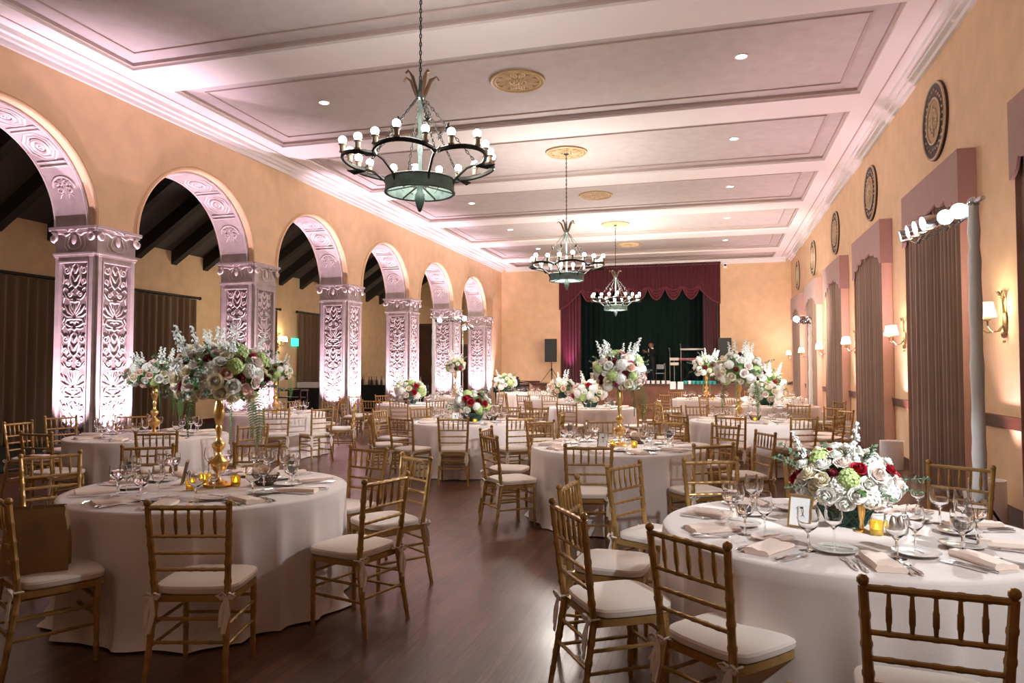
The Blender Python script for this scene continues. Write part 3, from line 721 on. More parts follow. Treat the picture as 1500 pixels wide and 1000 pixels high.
# ------------------------------------------------------------------ stage
m = MB(); m.box(-7.25, 1.3, 29.1, YB, 0, .97); m.box(SX0 - .3, SX1 + .3, YB + .3, 36, 0, .95)
st = struct('trim_7', m, M['stage'])
m = MB(); m.box(-7.3, 1.35, 29.04, YB, .93, .985); OB('stage_nosing', m, M['rail'], st)
m = MB()
for i in range(9): x = -7.1 + .92 * i; m.box(x, x + .74, 29.085, 29.1, .15, .8)
OB('stage_panels', m, M['stage'], st)
m = MB(); m.box(SX0 - .4, SX1 + .4, 36, 36.1, 0, 6.5); m.box(SX0 - .5, SX0 - .4, YB + .3, 36, 0, 6.5); m.box(SX1 + .4, SX1 + .5, YB + .3, 36, 0, 6.5); m.box(SX0 - .5, SX1 + .5, YB + .3, 36, 6.5, 6.6)
struct('wall_stage', m, M['black'])
q = MB(); drape_mesh(q, 6.6, .96, 6.2, 26, .06, 41); t = OB('stage_backdrop', q, M['backdrop'], loc=(SX0 + .02, 34.2, 0)); tag(t, 'dark green pleated backdrop curtain at the back of the stage', 'curtain')
# red velvet: side legs and swagged valance
for i, (x0, L, lb) in enumerate(((SX0 + .03, .85, 'red velvet side curtain at the left of the stage'), (SX1 - .66, .62, 'red velvet side curtain at the right of the stage'))):
    q = MB(); drape_mesh(q, L, .985, 5.4, 6, .05, 50 + i); t = OB('stage_side_curtain', q, M['velvet'], loc=(x0, YB + .14, 0)); tag(t, lb, 'curtain')
t = thing('stage_valance', 'red velvet swagged valance across the top of the stage', 'valance', (0, YB - .04, 0))
q = MB(); n = 300; vs = []; W_ = SX1 - SX0 + .06
def vb(u):  # bottom edge of the valance
    x = u * W_
    if x < .95: return 4.15 + .75 * ((x / .95)) ** 1.6
    if x > W_ - .8: return 4.25 + .6 * ((W_ - x) / .8) ** 1.6
    k = ((x - .95) / ((W_ - 1.75) / 7)) % 1
    return 5.0 - .55 * math.sin(PI * k) ** .8
for s0 in (0, 1):
    for j in range(7):
        for i in range(n + 1):
            u = i / n; zb_ = vb(u); z = zb_ + (6.0 - zb_) * j / 6
            y = .035 * math.sin(u * W_ * 2 * PI / .16) * (.5 + .5 * (j / 6)) + .04 * s0
            # horizontal belly folds toward the bottom of each swag
            y -= .04 * (1 - j / 6)
            vs.append((SX0 - .03 + u * W_, y, z))
W1 = n + 1; S = 7 * W1; fs = []
for j in range(6):
    for i in range(n): a = j * W1 + i; fs += [(a, a + 1, a + W1 + 1, a + W1), (S + a, S + a + W1, S + a + W1 + 1, S + a + 1)]
for i in range(n): fs.append((i, S + i, S + i + 1, i + 1)); a = 6 * W1 + i; fs.append((a, a + 1, S + a + 1, S + a))
q.add(vs, fs); OB('velvet_pleats', q, M['velvet'], t)
q = MB(); q.tube([(SX0 - .03 + i / n * W_, -.06, vb(i / n)) for i in range(n + 1)], .022, 6)
for k in range(7):  # folds inside each swag
    for f in (.35, .6, .8):
        c0 = .95 + (k + .5) * (W_ - 1.75) / 7; hw = (W_ - 1.75) / 14
        q.tube([(SX0 - .03 + c0 + hw * s0 * .92, -.05, 5.02 - .5 * f * math.cos(s0 * PI / 2) ** .9 if abs(s0) < 1 else 5.02) for s0 in [-.98 + 1.96 * i / 12 for i in range(13)]], .014, 6)
OB('swag_fringe', q, M['trimv'], t)
q = MB(); q.box(SX0 - .05, SX1 + .05, -.06, .03, 5.86, 5.96); OB('heading_band', q, M['velvet'], t)

# band gear
def keyboard_rig():
    t = thing('keyboard_stand', 'two-tier keyboard stand on the right side of the stage', 'keyboard', (-1.0, 32, .95))
    q = MB(); q.tube([(-.35, .1, 0), (.35, -.1, 1.0)], .018, 8); q.tube([(.35, .1, 0), (-.35, -.1, 1.0)], .018, 8); q.cyl((.3, .15, 0), (.3, .15, 1.5), .018); q.cyl((-.3, .15, 0), (-.3, .15, 1.5), .018); OB('stand', q, M['iron'], t)
    q = MB(); q.box(-.68, .45, -.15, .15, 1.0, 1.08); k = OB('lower_keyboard', q, M['redglow'], t); q = MB(); q.box(-.62, .40, -.17, .0, 1.078, 1.09); OB('keys', q, M['keys'], k)
    q = MB(); q.box(-.4, .65, .0, .28, 1.44, 1.50); k = OB('upper_keyboard', q, M['steel'], t); q = MB(); q.box(-.35, .6, -.01, .15, 1.50, 1.508); OB('keys', q, M['keys'], k)
keyboard_rig()
def mic(x, y, z, h, lb):
    t = thing('microphone_stand', lb, 'microphone', (x, y, z))
    q = MB(); q.lathe([(.14, 0), (.14, .02), (.02, .035)], 14); q.cyl((0, 0, .03), (0, 0, h), .012); OB('stand', q, M['steel'], t)
    q = MB(); q.cyl((0, 0, h), (-.02, -.04, h + .1), .015, .022); q.ball((-.022, -.045, h + .12), .032, 8); OB('microphone_head', q, M['steel'], t)
mic(-2.03, 31.9, .95, .72, 'short microphone stand on the stage right of the singer'); mic(-1.82, 31.7, .95, 1.38, 'tall microphone stand on the stage left of the keyboards'); mic(-1.35, 31.6, .95, 1.55, 'boom microphone above the keyboards')
t = thing('folding_chair', 'small white folding chair on the stage beside the singer', 'chair', (-2.25, 31.9, .95))
q = MB(); q.box(-.18, .18, -.18, .18, .42, .45); OB('seat', q, M['china_grey'], t)
q = MB(); q.box(-.18, .18, .17, .19, .62, .82); OB('backrest', q, M['china_grey'], t)
for sx in (-1, 1):
    q = MB(); q.tube([(sx * .17, -.2, 0), (sx * .17, .18, .8)], .012, 6); OB('leg', q, M['chrome'], t)
    q = MB(); q.tube([(sx * .15, .2, 0), (sx * .15, -.15, .43)], .012, 6); OB('leg', q, M['chrome'], t)
t = thing('music_stand', 'white music stand with small screens on the stage', 'music stand', (-1.62, 31.4, .95))
q = MB(); q.cyl((0, 0, 0), (0, 0, 1.1), .014); q.lathe([(.16, 0), (.16, .015), (.02, .03)], 12); OB('stand', q, M['chrome'], t)
q = MB(); q.box(-.18, .18, -.03, .01, .78, .9); q.box(-.18, .18, -.03, .01, .98, 1.1); OB('desk', q, M['steel'], t)
def speaker(x, y, z0, z1, w_, lb, base, grp='black loudspeakers beside the stage', hasstand=True):
    t = thing('loudspeaker', lb, 'loudspeaker', (x, y, z0), 0, grp)
    h = z1 - z0
    q = MB(); q.prism([(-w_ / 2, -.2), (w_ / 2, -.2), (w_ / 2 * .75, .2), (-w_ / 2 * .75, .2)], 0, h); OB('cabinet', q, M['plastic'], t)
    q = MB(); q.box(-w_ / 2 + .03, w_ / 2 - .03, -.215, -.2, .04, h - .04); OB('grille', q, M['grille'], t)
    if not hasstand: return
    t = thing('speaker_stand', 'black tripod stand under ' + lb.replace('black ', 'the '), 'speaker stand', (x, y, base))
    q = MB(); q.cyl((0, 0, .1), (0, 0, z0 - base), .02); OB('pole', q, M['iron'], t)
    for k in range(3):
        a = k * 2 * PI / 3 + .9; q = MB(); q.tube([(0, 0, .62), (.5 * math.cos(a), .5 * math.sin(a), .01)], .012, 6); OB('leg', q, M['iron'], t)
    q = MB(); q.cyl((0, 0, .5), (0, 0, .62), .035); OB('collar', q, M['iron'], t)
speaker(-6.62, 29.95, 1.87, 2.84, .50, 'black loudspeaker left of the red curtain', .985)
speaker(.42, 29.9, 1.87, 2.80, .50, 'black loudspeaker at the right side of the stage', .985)
# stage edge favours
fv = MB(); fv.lathe([(.055, 0), (.075, .13), (.07, .13), (.05, .01), (.0001, .01)], 12); fw = fv.mesh('paper_cup', M['paper']); ft = MB(); ft.lathe([(.055, 0), (.085, .13), (.08, .13), (.05, .01), (.0001, .01)], 12); ftm = ft.mesh('paper_cup', M['teal'])
for i in range(6): tag(ob('paper_cup', fw, loc=(-2.72 + .195 * i, 29.15, .985)), 'white paper cup on the stage edge, number %s from the left' % ['one', 'two', 'three', 'four', 'five', 'six'][i], 'cup', 'cups along the stage edge')
for i in range(8): tag(ob('paper_cup', fw if i == 1 else ftm, loc=(-1.08 + .155 * i, 29.15, .985)), '%s paper cup on the stage edge, %s right of the two white sheets' % ('white' if i == 1 else 'teal', ['first', 'second', 'third', 'fourth', 'fifth', 'sixth', 'seventh', 'eighth'][i]), 'cup', 'cups along the stage edge')
for i, x in enumerate((-1.56, -1.27)):
    q = MB(); q.box(-.11, .11, -.01, 0, 0, .30); t = OB('paper_sheet', q, M['paper'], loc=(x, 29.04, .78)); tag(t, ['left', 'right'][i] + ' one of two white sheets taped on the stage edge', 'sheet', 'sheets on the stage edge')
q = MB(); q.box(-.25, .25, -.2, .2, 0, .45); q.box(-.27, .27, -.22, .22, .40, .46); t = OB('equipment_case', q, M['steel'], loc=(-5.05, 32.2, .95)); tag(t, 'grey equipment case at the left side of the stage', 'case')
q = MB(); q.box(-.18, .18, -.12, .12, 0, .8); t = OB('instrument_case', q, M['leather'], loc=(-4.55, 32.5, .95)); tag(t, 'bright blue case standing on the stage', 'case')
q = MB(); q.box(-.15, .15, -.15, .15, 0, .6); q.ball((0, 0, .64), .14, 8, (1, 1, .5)); t = OB('red_bag', q, M['brightred'], loc=(-2.95, 31.7, .95)); tag(t, 'red bag standing on the stage beside the singer', 'bag')

# ------------------------------------------------------------------ piano
t = thing('grand_piano', 'black grand piano beyond the last pillar, left of the stage', 'piano', (-7.65, 27.3, 0), R(14))
out = [(-.7, -.55)]
for i in range(15):
    a = i / 14; out.append((-.7 + 1.4 * a, -.55))
out = [(-.68, -.5), (.72, -.5), (.72, .15), (.60, .42), (.40, .50), (.15, .45), (-.1, .52), (-.3, .70), (-.5, .74), (-.68, .62)]
q = MB(); q.prism(out, .68, .98); OB('case', q, M['piano'], t)
q = MB(); T = Matrix.Translation((-.68, 0, 1.0)) @ Matrix.Rotation(R(-14), 4, 'Y') @ Matrix.Translation((.68, 0, 0)); q.prism([(x, y) for x, y in out], 0, .03, Matrix.Translation((-.0, 0, .0)) @ Matrix.Translation((.72, 0, .99)) @ Matrix.Rotation(R(12), 4, 'Y') @ Matrix.Translation((-.72, 0, 0))); OB('lid', q, M['piano'], t)
q = MB(); q.box(-.05, .05, -.1, .1, 1.0, 1.3, Matrix.Rotation(.2, 4, 'Y')); q.box(-.45, .35, -.47, -.44, .98, 1.18); OB('music_desk', q, M['piano'], t)
q = MB(); q.box(-.6, .62, -.66, -.5, .70, .76); k = OB('keybed', q, M['piano'], t); q = MB(); q.box(-.55, .57, -.65, -.51, .76, .775); OB('keys', q, M['keys'], k)
for x, y in ((-.55, -.4), (.6, -.4), (-.4, .5)):
    q = MB(); q.lathe([(.03, 0), (.05, .06), (.04, .3), (.07, .68)], 10, Matrix.Translation((x, y, 0))); OB('leg', q, M['piano'], t)

# ------------------------------------------------------------------ bars in the aisle
def bar(x, y, w_, d, h, lb):
    q = MB(); n = 60; T = []
    per = [(-w_ / 2, -d / 2), (w_ / 2, -d / 2), (w_ / 2, d / 2), (-w_ / 2, d / 2)]
    pts = []
    for i in range(4):
        a, b = per[i], per[(i + 1) % 4]
        for k in range(14): f = k / 14; pts.append((a[0] + (b[0] - a[0]) * f, a[1] + (b[1] - a[1]) * f))
    vs = [(x_, y_, h) for x_, y_ in pts] + [(x_ * (1 + .03 * math.sin(i * 2.2)), y_ * (1.04 + .05 * math.sin(i * 2.2)), .02) for i, (x_, y_) in enumerate(pts)]
    N = len(pts); q.add(vs, [(i, N + i, N + (i + 1) % N, (i + 1) % N) for i in range(N)] + [tuple(range(N)), tuple(range(2 * N - 1, N - 1, -1))])
    t = OB('draped_bar_table', q, M['black'], loc=(x, y, 0)); tag(t, lb, 'table', 'black-draped bar tables in the aisle'); return t
bar(-12.1, 20.3, 1.5, .7, .98, 'black-draped table with a glass crate, left of the third pillar')
bar(-11.2, 24.0, 2.6, .7, 1.0, 'black-draped bar table crowded with bottles, behind the fourth pillar')
q = MB()
for i in range(8): x = -.5 + i * .143; q.box(x, x + .01, -.25, .25, 0, .18)
for j in range(4): y = -.25 + j * .163; q.box(-.5, .51, y, y + .01, 0, .18)
q.box(-.5, .51, -.25, .25, 0, .01); t = OB('glass_rack', q, M['whitebox'], loc=(-12.1, 20.3, .98)); tag(t, 'grey glass rack on the black-draped table in the aisle', 'rack')
bt = MB(); bt.lathe([(.04, 0), (.042, .02), (.042, .16), (.015, .22), (.015, .29), (.018, .30)], 10)
bcol = [mat('bottle_brown', (.12, .05, .03), .15), mat('bottle_pink', (.50, .28, .25), .2), mat('bottle_cream', (.7, .62, .52), .3), mat('bottle_dark', (.03, .03, .025), .15)]
bms = [bt.mesh('bottle', b_) for b_ in bcol]; bn = ['brown', 'rosy', 'cream', 'dark']
rr = random.Random(9)
for i in range(26):
    x = -12.35 + i * .092; c = i % 4
    o = ob('bottle', bms[c], loc=(x, 24.0 + rr.uniform(-.22, .22), 1.0)); tag(o, '%s bottle on the black-draped bar table behind the fourth pillar' % bn[c], 'bottle', '%s bottles on the bar table' % bn[c])
t = thing('side_shelf', 'dark wooden two-shelf side table in the aisle left of the glass rack', 'side table', (-11.35, 17.6, 0), R(0))
q = MB(); q.box(-.55, .55, -.2, .2, .97, 1.02); OB('top', q, M['darkwood'], t)
for z in (.45, .78): q = MB(); q.box(-.5, .5, -.18, .18, z, z + .03); OB('shelf', q, M['darkwood'], t)
for x in (-.5, .5):
    for y in (-.17, .17): q = MB(); q.box(x - .025, x + .025, y - .025, y + .025, 0, .97); OB('leg', q, M['darkwood'], t)

# ------------------------------------------------------------------ people
def person(name_label, loc, rz, skin, suit, bald, armup, shirt=True):
    t = thing('person', name_label, 'person', loc, rz)
    me = bpy.data.meshes.new('body')
    V = []; E_ = []; Rr = []
    def v(p, r, par=None):
        V.append(p); Rr.append(r)
        if par is not None: E_.append((par, len(V) - 1))
        return len(V) - 1
    pel = v((0, 0, .98), (.155, .11)); wa = v((0, 0, 1.12), (.145, .105), pel); chs = v((0, -.01, 1.32), (.175, .12), wa); nb = v((0, 0, 1.47), (.075, .07), chs); nk = v((0, -.01, 1.53), (.055, .055), nb)
    h1 = v((0, -.02, 1.60), (.072, .085), nk); h2 = v((0, -.02, 1.68), (.082, .10), h1); v((0, -.01, 1.76), (.055, .07), h2)
    for s0 in (-1, 1):
        hp = v((s0 * .10, 0, .88), (.095, .10), pel); kn = v((s0 * .11, -.01, .50), (.065, .07), hp); an = v((s0 * .12, .02, .10), (.045, .05), kn); v((s0 * .13, -.14, .04), (.042, .035), an)
        sh = v((s0 * .19, 0, 1.42), (.065, .065), chs)
        if armup:
            el = v((s0 * .25, -.10, 1.18), (.052, .052), sh); wr = v((s0 * .10, -.26, 1.36), (.038, .038), el)
        else:
            el = v((s0 * .26, .02, 1.14), (.05, .05), sh); wr = v((s0 * .26, -.08, .90), (.036, .036), el)
        d = Vector(V[wr]) - Vector(V[el]); d.normalize(); ha = v(tuple(Vector(V[wr]) + d * .07), (.035, .025), wr)
        for k in range(4):
            off = Vector((.011 * (k - 1.5) * 1.6, 0, .0)); b = Vector(V[ha]) + d * .035 + off
            f = v(tuple(b), (.010, .010), ha); v(tuple(b + d * (.03 + .006 * (k in (1, 2))) + Vector((0, 0, -.01 if not armup else .0))), (.008, .008), f)
        th = v(tuple(Vector(V[wr]) + d * .04 + Vector((-s0 * .035, -.01, 0))), (.011, .011), wr); v(tuple(Vector(V[th]) + d * .03), (.009, .009), th)
    me.from_pydata(V, E_, []); o = ob('body', me, t)
    o.modifiers.new('skin', 'SKIN'); sk = me.skin_vertices[0].data
    for i, r in enumerate(Rr): sk[i].radius = r
    sk[0].use_root = True
    sb = o.modifiers.new('sub', 'SUBSURF'); sb.levels = 2; sb.render_levels = 2
    # bake and colour by height
    dg = bpy.context.evaluated_depsgraph_get(); ev = o.evaluated_get(dg); nm = bpy.data.meshes.new_from_object(ev)
    nm.materials.clear(); nm.materials.append(skin); nm.materials.append(suit); nm.materials.append(M['plastic'])
    for p in nm.polygons:
        c = p.center
        near_hand = any((c - Vector(V[i])).length < .055 for i in range(len(V)) if Rr[i][0] < .04 and V[i][2] > .7)
        p.material_index = 0 if (c.z > 1.535 or near_hand) else (2 if c.z < .075 else 1); p.use_smooth = True
    o.modifiers.clear(); o.data = nm; nm.name = 'body'
    # face
    q = MB(); q.ball((0, -.125, 1.655), .018, 8, (.8, 1, 1.3)); q.tube([(-.028, -.112, 1.615), (0, -.12, 1.612), (.028, -.112, 1.615)], .006, 6)
    for s0 in (-1, 1): q.ball((s0 * .088, -.01, 1.665), .025, 8, (.4, .8, 1.2))
    OB('facial_features', q, skin, t)
    q = MB()
    for s0 in (-1, 1): q.ball((s0 * .032, -.108, 1.69), .010, 6)
    OB('eyes', q, M['ink'], t)
    if not bald:
        q = MB(); q.ball((0, .0, 1.70), .11, 14, (.92, 1.05, 1)); OB('hair', q, M['suit'], t)
    if shirt:
        q = MB(); q.lathe([(.068, 1.49), (.064, 1.545), (.058, 1.545), (.06, 1.49), (.068, 1.49)], 14, cap=False); q.prism([(-.05, -.125), (.05, -.125), (.03, -.12), (-.03, -.12)], 1.2, 1.5); OB('shirt_collar', q, M['shirt'], t)
    if armup:
        q = MB(); q.cyl((-.0, -.30, 1.46), (-.02, -.16, 1.60), .014, .022); q.ball((-.02, -.15, 1.61), .03, 8); mc = OB('microphone', q, M['plastic']); mc.location = loc; mc.rotation_euler = (0, 0, rz); tag(mc, 'black hand microphone held by the singer on stage', 'microphone')
    return t
person('person in a black suit singing into a hand microphone on the stage', (-2.60, 31.9, .95), R(-62), M['skin'], M['suit'], True, True).scale = (1.2, 1.2, 1)
person('person in dark clothes standing behind the bar, partly hidden by the fourth pillar', (-11.45, 24.75, 0), R(-20), M['skin_l'], M['suit'], False, False, False)

# ------------------------------------------------------------------ chairs
def bamboo(mb, p0, p1, r, rings, n=8, r1=None):
    p0 = Vector(p0); p1 = Vector(p1); L = (p1 - p0).length; r1 = r1 or r
    st = [(0, r)]
    for k in range(rings):
        f = (k + 1) / (rings + 1); e = .007 / L; ra = r + (r1 - r) * f
        st += [(f - 2 * e, ra), (f - e, ra * 1.17), (f + e, ra * 1.17), (f + 2 * e, ra)]
    st.append((1, r1))
    mb.tube([p0.lerp(p1, f) for f, _ in st], [x for _, x in st], n)
def chair_proto():
    t = thing('chiavari_chair', '', 'chair')
    G = M['gold']
    q = MB()   # seat frame with rounded corners
    W, Dp = .195, .19
    o_ = [(-W, -Dp + .0), (W, -Dp), (W + .012, 0), (W + .008, Dp - .03), (W - .04, Dp + .015), (0, Dp + .022), (-W + .04, Dp + .015), (-W - .008, Dp - .03), (-W - .012, 0)]
    q.prism(o_, .405, .438); OB('seat_frame', q, G, t)
    q = MB(); prev = None
    lay = [(.94, .438), (1.02, .445), (1.045, .455), (1.04, .466), (1.05, .470), (1.03, .482), (.9, .492), (.6, .497), (.01, .499)]
    fine = []
    for i in range(len(o_)):
        a, b = Vector((*o_[i], 0)), Vector((*o_[(i + 1) % len(o_)], 0))
        for k in range(4): fine.append(a.lerp(b, k / 4))
    for _ in range(2): fine = [(fine[i - 1] + fine[i] * 2 + fine[(i + 1) % len(fine)]) / 4 for i in range(len(fine))]
    vs = []; N = len(fine)
    for s0, z in lay: vs += [(p.x * s0, p.y * s0, z) for p in fine]
    q.add(vs, [(j * N + i, j * N + (i + 1) % N, (j + 1) * N + (i + 1) % N, (j + 1) * N + i) for j in range(len(lay) - 1) for i in range(N)] + [tuple(range(N))[::-1], tuple((len(lay) - 1) * N + i for i in range(N))])
    cu = OB('cushion', q, M['cushion'], t)
    for s0 in (-1, 1):
        q = MB(); x = s0 * .185; y = -.20
        for sg in (-1, 1): q.tube([(x, y - .025, .445), (x + sg * .02, y - .04, .465), (x + sg * .042, y - .038, .45), (x + sg * .025, y - .034, .435), (x, y - .028, .442)], .005, 5, flat=2.4)
        q.tube([(x, y - .03, .442), (x + .01, y - .045, .36), (x - .008, y - .05, .27)], [.005, .007, .006], 5, flat=2.2)
        q.tube([(x, y - .03, .442), (x - .02, y - .04, .37), (x - .022, y - .045, .30)], [.005, .007, .006], 5, flat=2.2)
        q.tube([(x - .022, y + .02, .447), (x - .022, y - .022, .447), (x + .022, y - .022, .447), (x + .022, y + .02, .447)], .005, 5)
        OB('ribbon_tie', q, M['tie'], cu)
    for s0 in (-1, 1):
        q = MB(); bamboo(q, (s0 * .185, .165, 0), (s0 * .185, .165, .41), .0135, 4, r1=.0165); OB('front_leg', q, G, t)
    for s0 in (-1, 1):
        q = MB(); bamboo(q, (s0 * .200, -.27, 0), (s0 * .180, -.20, .42), .0135, 4, r1=.0175); bamboo(q, (s0 * .180, -.20, .42), (s0 * .203, -.255, .895), .0175, 4, r1=.0155)
        q.ball((s0 * .2035, -.256, .912), .0195, 8); OB('back_post', q, G, t)
    def by(z): return -.20 - .055 * (z - .42) / .475
    q = MB(); bamboo(q, (-.2, by(.888), .888), (.2, by(.888), .888), .0125, 5); OB('top_rail', q, G, t)
    for z in (.745, .66, .575):
        q = MB(); bx_ = .178 + .023 * (z - .42) / .475; bamboo(q, (-bx_, by(z), z), (bx_, by(z), z), .0095, 5); OB('back_rail', q, G, t)
    for k in range(5):
        x = -.130 + .065 * k; q = MB(); z0_, z1_ = .745, .888
        P = [(x, by(z0_), z0_), (x, by(.78), .78), (x, by(.784), .784), (x, by(.83), .83), (x, by(.834), .834), (x, by(z1_), z1_)]
        q.tube(P, [.006, .0085, .0105, .0105, .0085, .006], 6); OB('spindle', q, G, t)
    for s0 in (-1, 1):
        for z in (.30, .20):
            q = MB(); bamboo(q, (s0 * .185, .165, z), (s0 * .190, -.20 - .07 * (.42 - z) / .42, z), .009, 3, 6); OB('stretcher', q, G, t)
    for y, z in ((.165, .335), (.165, .24)):
        q = MB(); bamboo(q, (-.185, y, z), (.185, y, z), .009, 4, 6); OB('stretcher', q, G, t)
    for z in (.33, .22):
        q = MB(); y = -.20 - .07 * (.42 - z) / .42; bamboo(q, (-.19, y, z), (.19, y, z), .009, 4, 6); OB('stretcher', q, G, t)
    return t
CHP = chair_proto()
def index_children(o):
    KIDS[o.name] = list(o.children)
    for c in KIDS[o.name]: index_children(c)
bpy.context.view_layer.update()
index_children(CHP)
DESC = {'T1': 'the front left table', 'T7': 'the front right table', 'T5': 'the middle table', 'T2': 'the first-pillar table', 'T3': 'the second-pillar table', 'T4': 'the red-bouquet table',
        'T6': 'the right tall-bouquet table', 'T8': 'the fourth-pillar table', 'T9': 'the low-fern table', 'T10': 'the piano table', 'T11': 'the peach-bouquet table', 'T12': 'the slim-vase table', 'T13': 'the right-wall table', 'T14': 'the fifth-pillar table', 'T16': 'the farthest right table'}
HRS = ["twelve", "one", "two", "three", "four", "five", "six", "seven", "eight", "nine", "ten", "eleven"]
def clock(tn, x, y, fine=False):
    cx, cy = TB[tn]; base = math.atan2(cy, cx); a = math.atan2(y - cy, x - cx); d = (base - a) % (2 * PI)
    h = d / (2 * PI) * 12
    if fine:
        hh = round(h * 2) / 2 % 12
        return ("half past %s" % HRS[int(hh)]) if hh % 1 else "%s o'clock" % HRS[int(hh)]
    return "%s o'clock" % HRS[round(h) % 12]
CHAIRS = [(-2.53, 3.07, 'T1'), (-1.95, 4.1, 'T1'), (-2.24, 5.12, 'T1'), (-2.83, 5.6, 'T1'), (-4.75, 5.24, 'T1'), (-5.72, 6.43, 'T2'), (-3.97, 5.69, 'T1'), (-5.36, 7.45, 'T2'), (-8.43, 7.13, 'T2'), (-8.83, 8.11, 'T2'), (-6.83, 6.15, 'T2'), (-5.02, 4.53, 'T1'), (-8.03, 8.54, 'T2'), (-3.61, 2.96, 'T1'), (0.65, 2.52, 'T7'), (-0.11, 3.01, 'T7'), (-0.68, 3.44, 'T7'), (-0.83, 4.24, 'T7'), (-0.61, 5.13, 'T7'), (-0.03, 5.57, 'T7'), (-0.04, 6.71, 'T5'), (1.64, 5.72, 'T7'), (0.7, 5.73, 'T7'), (0.51, 8.11, 'T5'), (-1.06, 6.33, 'T5'), (-2.14, 6.95, 'T5'), (-2.48, 7.82, 'T5'), (-2.14, 9.02, 'T5'), (-2.55, 9.57, 'T4'), (-1.39, 9.35, 'T5'), (-2.29, 11.1, 'T4'), (-1.1, 11.82, 'T6'), (-0.51, 10.74, 'T6'), (-0.54, 9.4, 'T5'), (0.12, 9.06, 'T5'), (0.22, 10.64, 'T6'), (1.15, 10.85, 'T6'), (1.66, 11.3, 'T6'), (1.99, 13.53, 'T6'), (2.47, 16.1, 'T13'), (2.03, 12.7, 'T6'), (1.5, 14.38, 'T6'), (-0.25, 17.95, 'T13'), (0.4, 18.15, 'T13'), (-1.09, 21.44, 'T12'), (-0.31, 13.54, 'T6'), (-1.21, 19.12, 'T12'), (-1.14, 15.76, 'T9'), (-1.25, 14.07, 'T9'), (-0.71, 13.24, 'T6'), (0.16, 13.71, 'T6'), (1.07, 22.7, 'T16'), (1.83, 23.13, 'T16'), (-4.12, 9.13, 'T4'), (-3.42, 9.29, 'T4'), (-6.49, 14.27, 'T8'), (-5.74, 14.48, 'T8'), (-3.49, 12.39, 'T4'), (-4.88, 11.64, 'T4'), (-4.87, 9.69, 'T4'), (-6.54, 12.4, 'T3'), (-5.26, 10.84, 'T4'), (-7.02, 14.02, 'T8'), (-7.02, 10.58, 'T3'), (-6.39, 10.97, 'T3'), (-7.69, 13.51, 'T3'), (-8.37, 15.27, 'T8'), (-8.47, 16.06, 'T8'), (-8.11, 16.85, 'T8'), (-8.56, 13.36, 'T3'), (-6.15, 20.76, 'T14'), (-5.45, 19.02, 'T11'), (-4.7, 17.92, 'T11'), (-3.67, 14.39, 'T9'), (-4.08, 18.23, 'T11'), (-2.74, 13.74, 'T9'), (-2.93, 12.24, 'T4'), (-2.19, 10.61, 'T4'), (-5.52, 22.43, 'T10'), (-6.92, 21.33, 'T14')]
FACE = {0: 106, 1: 166, 2: -125, 3: -107, 4: -60, 6: -71, 11: -28, 13: 62, 14: 84, 15: 50, 16: 33, 17: -4, 18: -27, 19: -68, 20: 124, 21: -126, 24: 103, 25: 41, 34: -132, 10: 90, 5: 118, 7: 160, 23: 205}
SPECIAL = {0: 'gold bamboo-style chair, back to the viewer, at the front left table', 1: 'gold chair turned side-on at the aisle side of the front left table', 13: 'gold chair at the left edge with a paper bag on its seat',
           14: 'gold chair cut off at the bottom right corner of the photo', 15: 'gold chair, back to the viewer, large at the front right table', 16: 'gold chair, nearest in the aisle, beside the front right table', 17: 'gold chair directly behind the nearest aisle chair',
           21: 'gold chair between the front right table and the large drape', 24: 'gold chair, back to the viewer, under the tall middle bouquet', 23: 'gold chair seen edge-on between the middle and front right tables'}
POS = []
for i, (x, y, tn) in enumerate(CHAIRS):
    cx, cy = TB[tn]; f = R(FACE[i]) if i in FACE else math.atan2(cy - y, cx - x) + random.Random(i).uniform(-.12, .12)
    POS.append([x + math.cos(f) * .25, y + math.sin(f) * .25, f])
for it in range(60):
    for q_, a in enumerate(POS):
        if q_ in (13, 15): continue
        fx, fy = math.cos(a[2]), math.sin(a[2])
        for cx, cy in TB.values():
            for u, v_ in ((.20, .19), (.20, -.19), (.20, 0), (0, .2), (0, -.2), (-.25, .2), (-.25, -.2)):
                px, py = a[0] + fx * u - fy * v_, a[1] + fy * u + fx * v_
                d = math.hypot(px - cx, py - cy)
                if d < .955: a[0] += (px - cx) / d * (.955 - d) * .5; a[1] += (py - cy) / d * (.955 - d) * .5
    for k, a in enumerate(POS):
        for b in POS[k + 1:]:
            dx, dy = a[0] - b[0], a[1] - b[1]; d = math.hypot(dx, dy)
            if 1e-6 < d < .47:
                e = (.47 - d) * .25 / d; a[0] += dx * e; a[1] += dy * e; b[0] -= dx * e; b[1] -= dy * e
used = set()
for i, (x, y, tn) in enumerate(CHAIRS):
    cx, cy = TB[tn]; f = R(FACE[i]) if i in FACE else math.atan2(cy - y, cx - x) + random.Random(i).uniform(-.12, .12)
    ox, oy, f = POS[i]; rz = f - PI / 2
    lb = SPECIAL.get(i) or "gold ivory-cushioned chair, %s side of %s" % (clock(tn, x, y), DESC[tn])
    if lb in used: lb = "gold ivory-cushioned chair, %s side of %s" % (clock(tn, x, y, True), DESC[tn])
    if lb in used: lb = lb.replace('gold ivory-cushioned chair', 'outer gold ivory-cushioned chair')
    used.add(lb)
    if i == 0:
        CHP.location = (ox, oy, 0); CHP.rotation_euler = (0, 0, rz); CHP['label'] = lb; CHP['group'] = 'gold chairs around the round tables'
    else: dup(CHP, (ox, oy, 0), rz, lb, 'gold chairs around the round tables')

